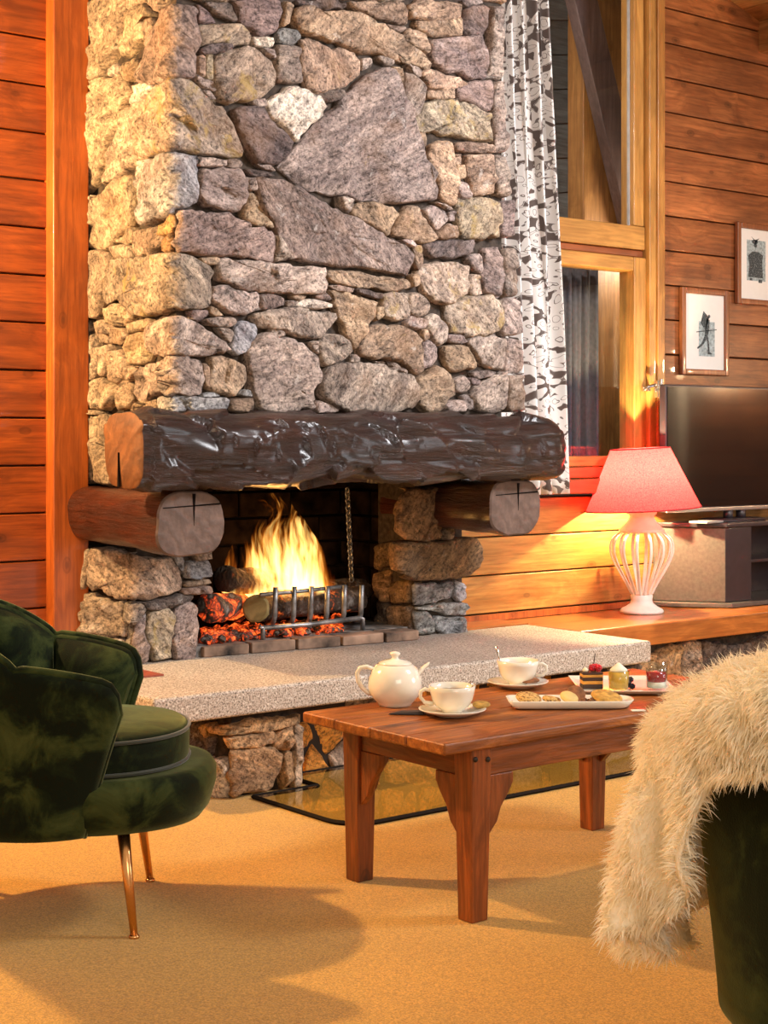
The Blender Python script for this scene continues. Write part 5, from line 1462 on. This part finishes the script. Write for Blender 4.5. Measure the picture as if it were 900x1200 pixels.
# chocolate layer cake with raspberries
ck0 = on_sq(693, 806); ca_ = empty('layer_cake', ck0, RA + R(6)); tag(ca_, 'small chocolate and orange layer cake on the square plate', 'cake')
choc = plain('chocolate', (.045, .016, .008), .45, var=.2); orange = plain('orange_cream', (.72, .34, .05), .5, var=.15)
z = 0
for nm, h_, mt_ in (('base_layer', .013, choc), ('cream_layer', .010, orange), ('sponge_layer', .010, choc), ('cream_layer', .008, orange), ('icing_layer', .006, choc)):
    m = MB(); m.mm((-.030, -.022, z), (.030, .022, z + h_)); obj(nm, m, mt_, ca_, bevel=.0015); z += h_
rasp = plain('raspberry', (.62, .012, .03), .35, var=.3, scale=90, bump=.8)
for k, (x, y) in enumerate(((.002, 0), (.020, -.006), (.014, .012))):
    m = MB(); n1 = 7
    for a in range(18):
        th = a * 2.4; zz = 1 - 2 * (a + .5) / 18; rr = math.sqrt(1 - zz * zz); c = Vector((math.cos(th) * rr, math.sin(th) * rr, zz)) * .0075
        m.lathe([(0, -.0042), (.0036, -.002), (.0042, 0), (.0036, .002), (0, .0042)], c, 7)
    o = obj('raspberry', m, rasp, None, True); o.location = ck0 + Matrix.Rotation(RA, 3, 'Z') @ Vector((x, y, .059)); tag(o, 'red raspberry on top of the layer cake', 'raspberry', 'raspberries on the cake')
m = MB(); m.lathe([(0, 0), (.008, .001), (.009, .006), (.005, .011), (0, .014)], n=14); o = obj('cream_dot', m, plain('cream', (.88, .80, .60), .5), None, True); o.location = ck0 + Matrix.Rotation(RA, 3, 'Z') @ Vector((-.018, -.006, .0475)); tag(o, 'cream dot on the corner of the layer cake', 'cream')
m = MB(); m.tube([(0, 0, .0), (.010, 0, .05)], .0016, 6); o = obj('vanilla_stick', m, choc, None, True); o.location = ck0 + Matrix.Rotation(RA, 3, 'Z') @ Vector((.006, .014, .047)); tag(o, 'thin dark stick standing in the layer cake', 'garnish')
# dessert glasses
yel = plain('yellow_mousse', (.78, .48, .06), .45, var=.12, scale=60); redj = plain('red_jelly', (.38, .006, .012), .15, coat=.5); creamm = plain('whipped_cream', (.88, .84, .70), .6, bump=.3)
def verrine(px, py, r_, h_, lab, fills, z0=0):
    v_ = empty('dessert_glass', on_sq(px, py), RA); m = MB()
    m.lathe([(0, 0), (r_ * .92, 0), (r_, h_), (r_ * .95, h_), (r_ * .86, .006), (0, .006)], n=32); obj('glass', m, M['glass'], v_, True)
    for nm, a, b, mt_ in fills:
        k0, k1 = r_ * (.85 + .09 * a / h_), r_ * (.85 + .09 * b / h_)
        m = MB(); m.lathe([(0, a), (k0, a), (k1, b), (0, b)], n=32); obj(nm, m, mt_, v_, True)
    return tag(v_, lab, 'dessert')
vy = verrine(725, 809, .0315, .060, 'dessert glass of yellow mousse topped with whipped cream', [('mousse', .007, .054, yel)])
m = MB(); m.lathe([(0, .054), (.024, .055), (.026, .060), (.018, .067), (.010, .074), (.004, .080), (0, .081)], n=20); obj('cream_swirl', m, creamm, vy, True)
verrine(769, 808, .031, .064, 'dessert glass of red jelly over pale cream', [('panna_cotta', .007, .024, creamm), ('jelly', .0245, .052, redj)])
verrine(771, 800, .031, .066, 'empty clear glass behind the red jelly dessert', [('panna_cotta', .007, .012, creamm)])
for k, (px, py, dz) in enumerate(((737, 806, 0), (741, 808, 0), (739, 805, .012))):
    m = MB()
    for a in range(16):
        th = a * 2.4; zz = 1 - 2 * (a + .5) / 16; rr = math.sqrt(1 - zz * zz); m.lathe([(0, -.0035), (.003, -.002), (.0036, 0), (.003, .002), (0, .0035)], Vector((math.cos(th) * rr, math.sin(th) * rr, zz)) * .0062, 6)
    o = obj('blackberry', m, plain('blackberry', (.012, .008, .02), .3), None, True); o.location = on_sq(px, py) + Vector((0, 0, .0095 + dz)); tag(o, 'dark blackberry beside the yellow mousse glass', 'blackberry', 'blackberries on the square plate')
pap = plain('white_paper', (.84, .80, .72), .7)
m = MB(); m.box((0, 0, .0015), (.032, .022, .003)); o = obj('sugar_packet', m, pap, bevel=.001); o.location = on_sq(748, 811) + Vector((0, 0, .0005)); o.rotation_euler = (0, 0, RA + .3); tag(o, 'small white sugar packet on the square plate', 'packet')
m = MB(); m.box((0, 0, .0012), (.038, .024, .0024)); o = obj('paper_slip', m, pap, bevel=.001); o.location = at(748, 833); o.rotation_euler = (0, 0, RA + .1); tag(o, 'small white paper slip on bare table top beside the long dish', 'paper')
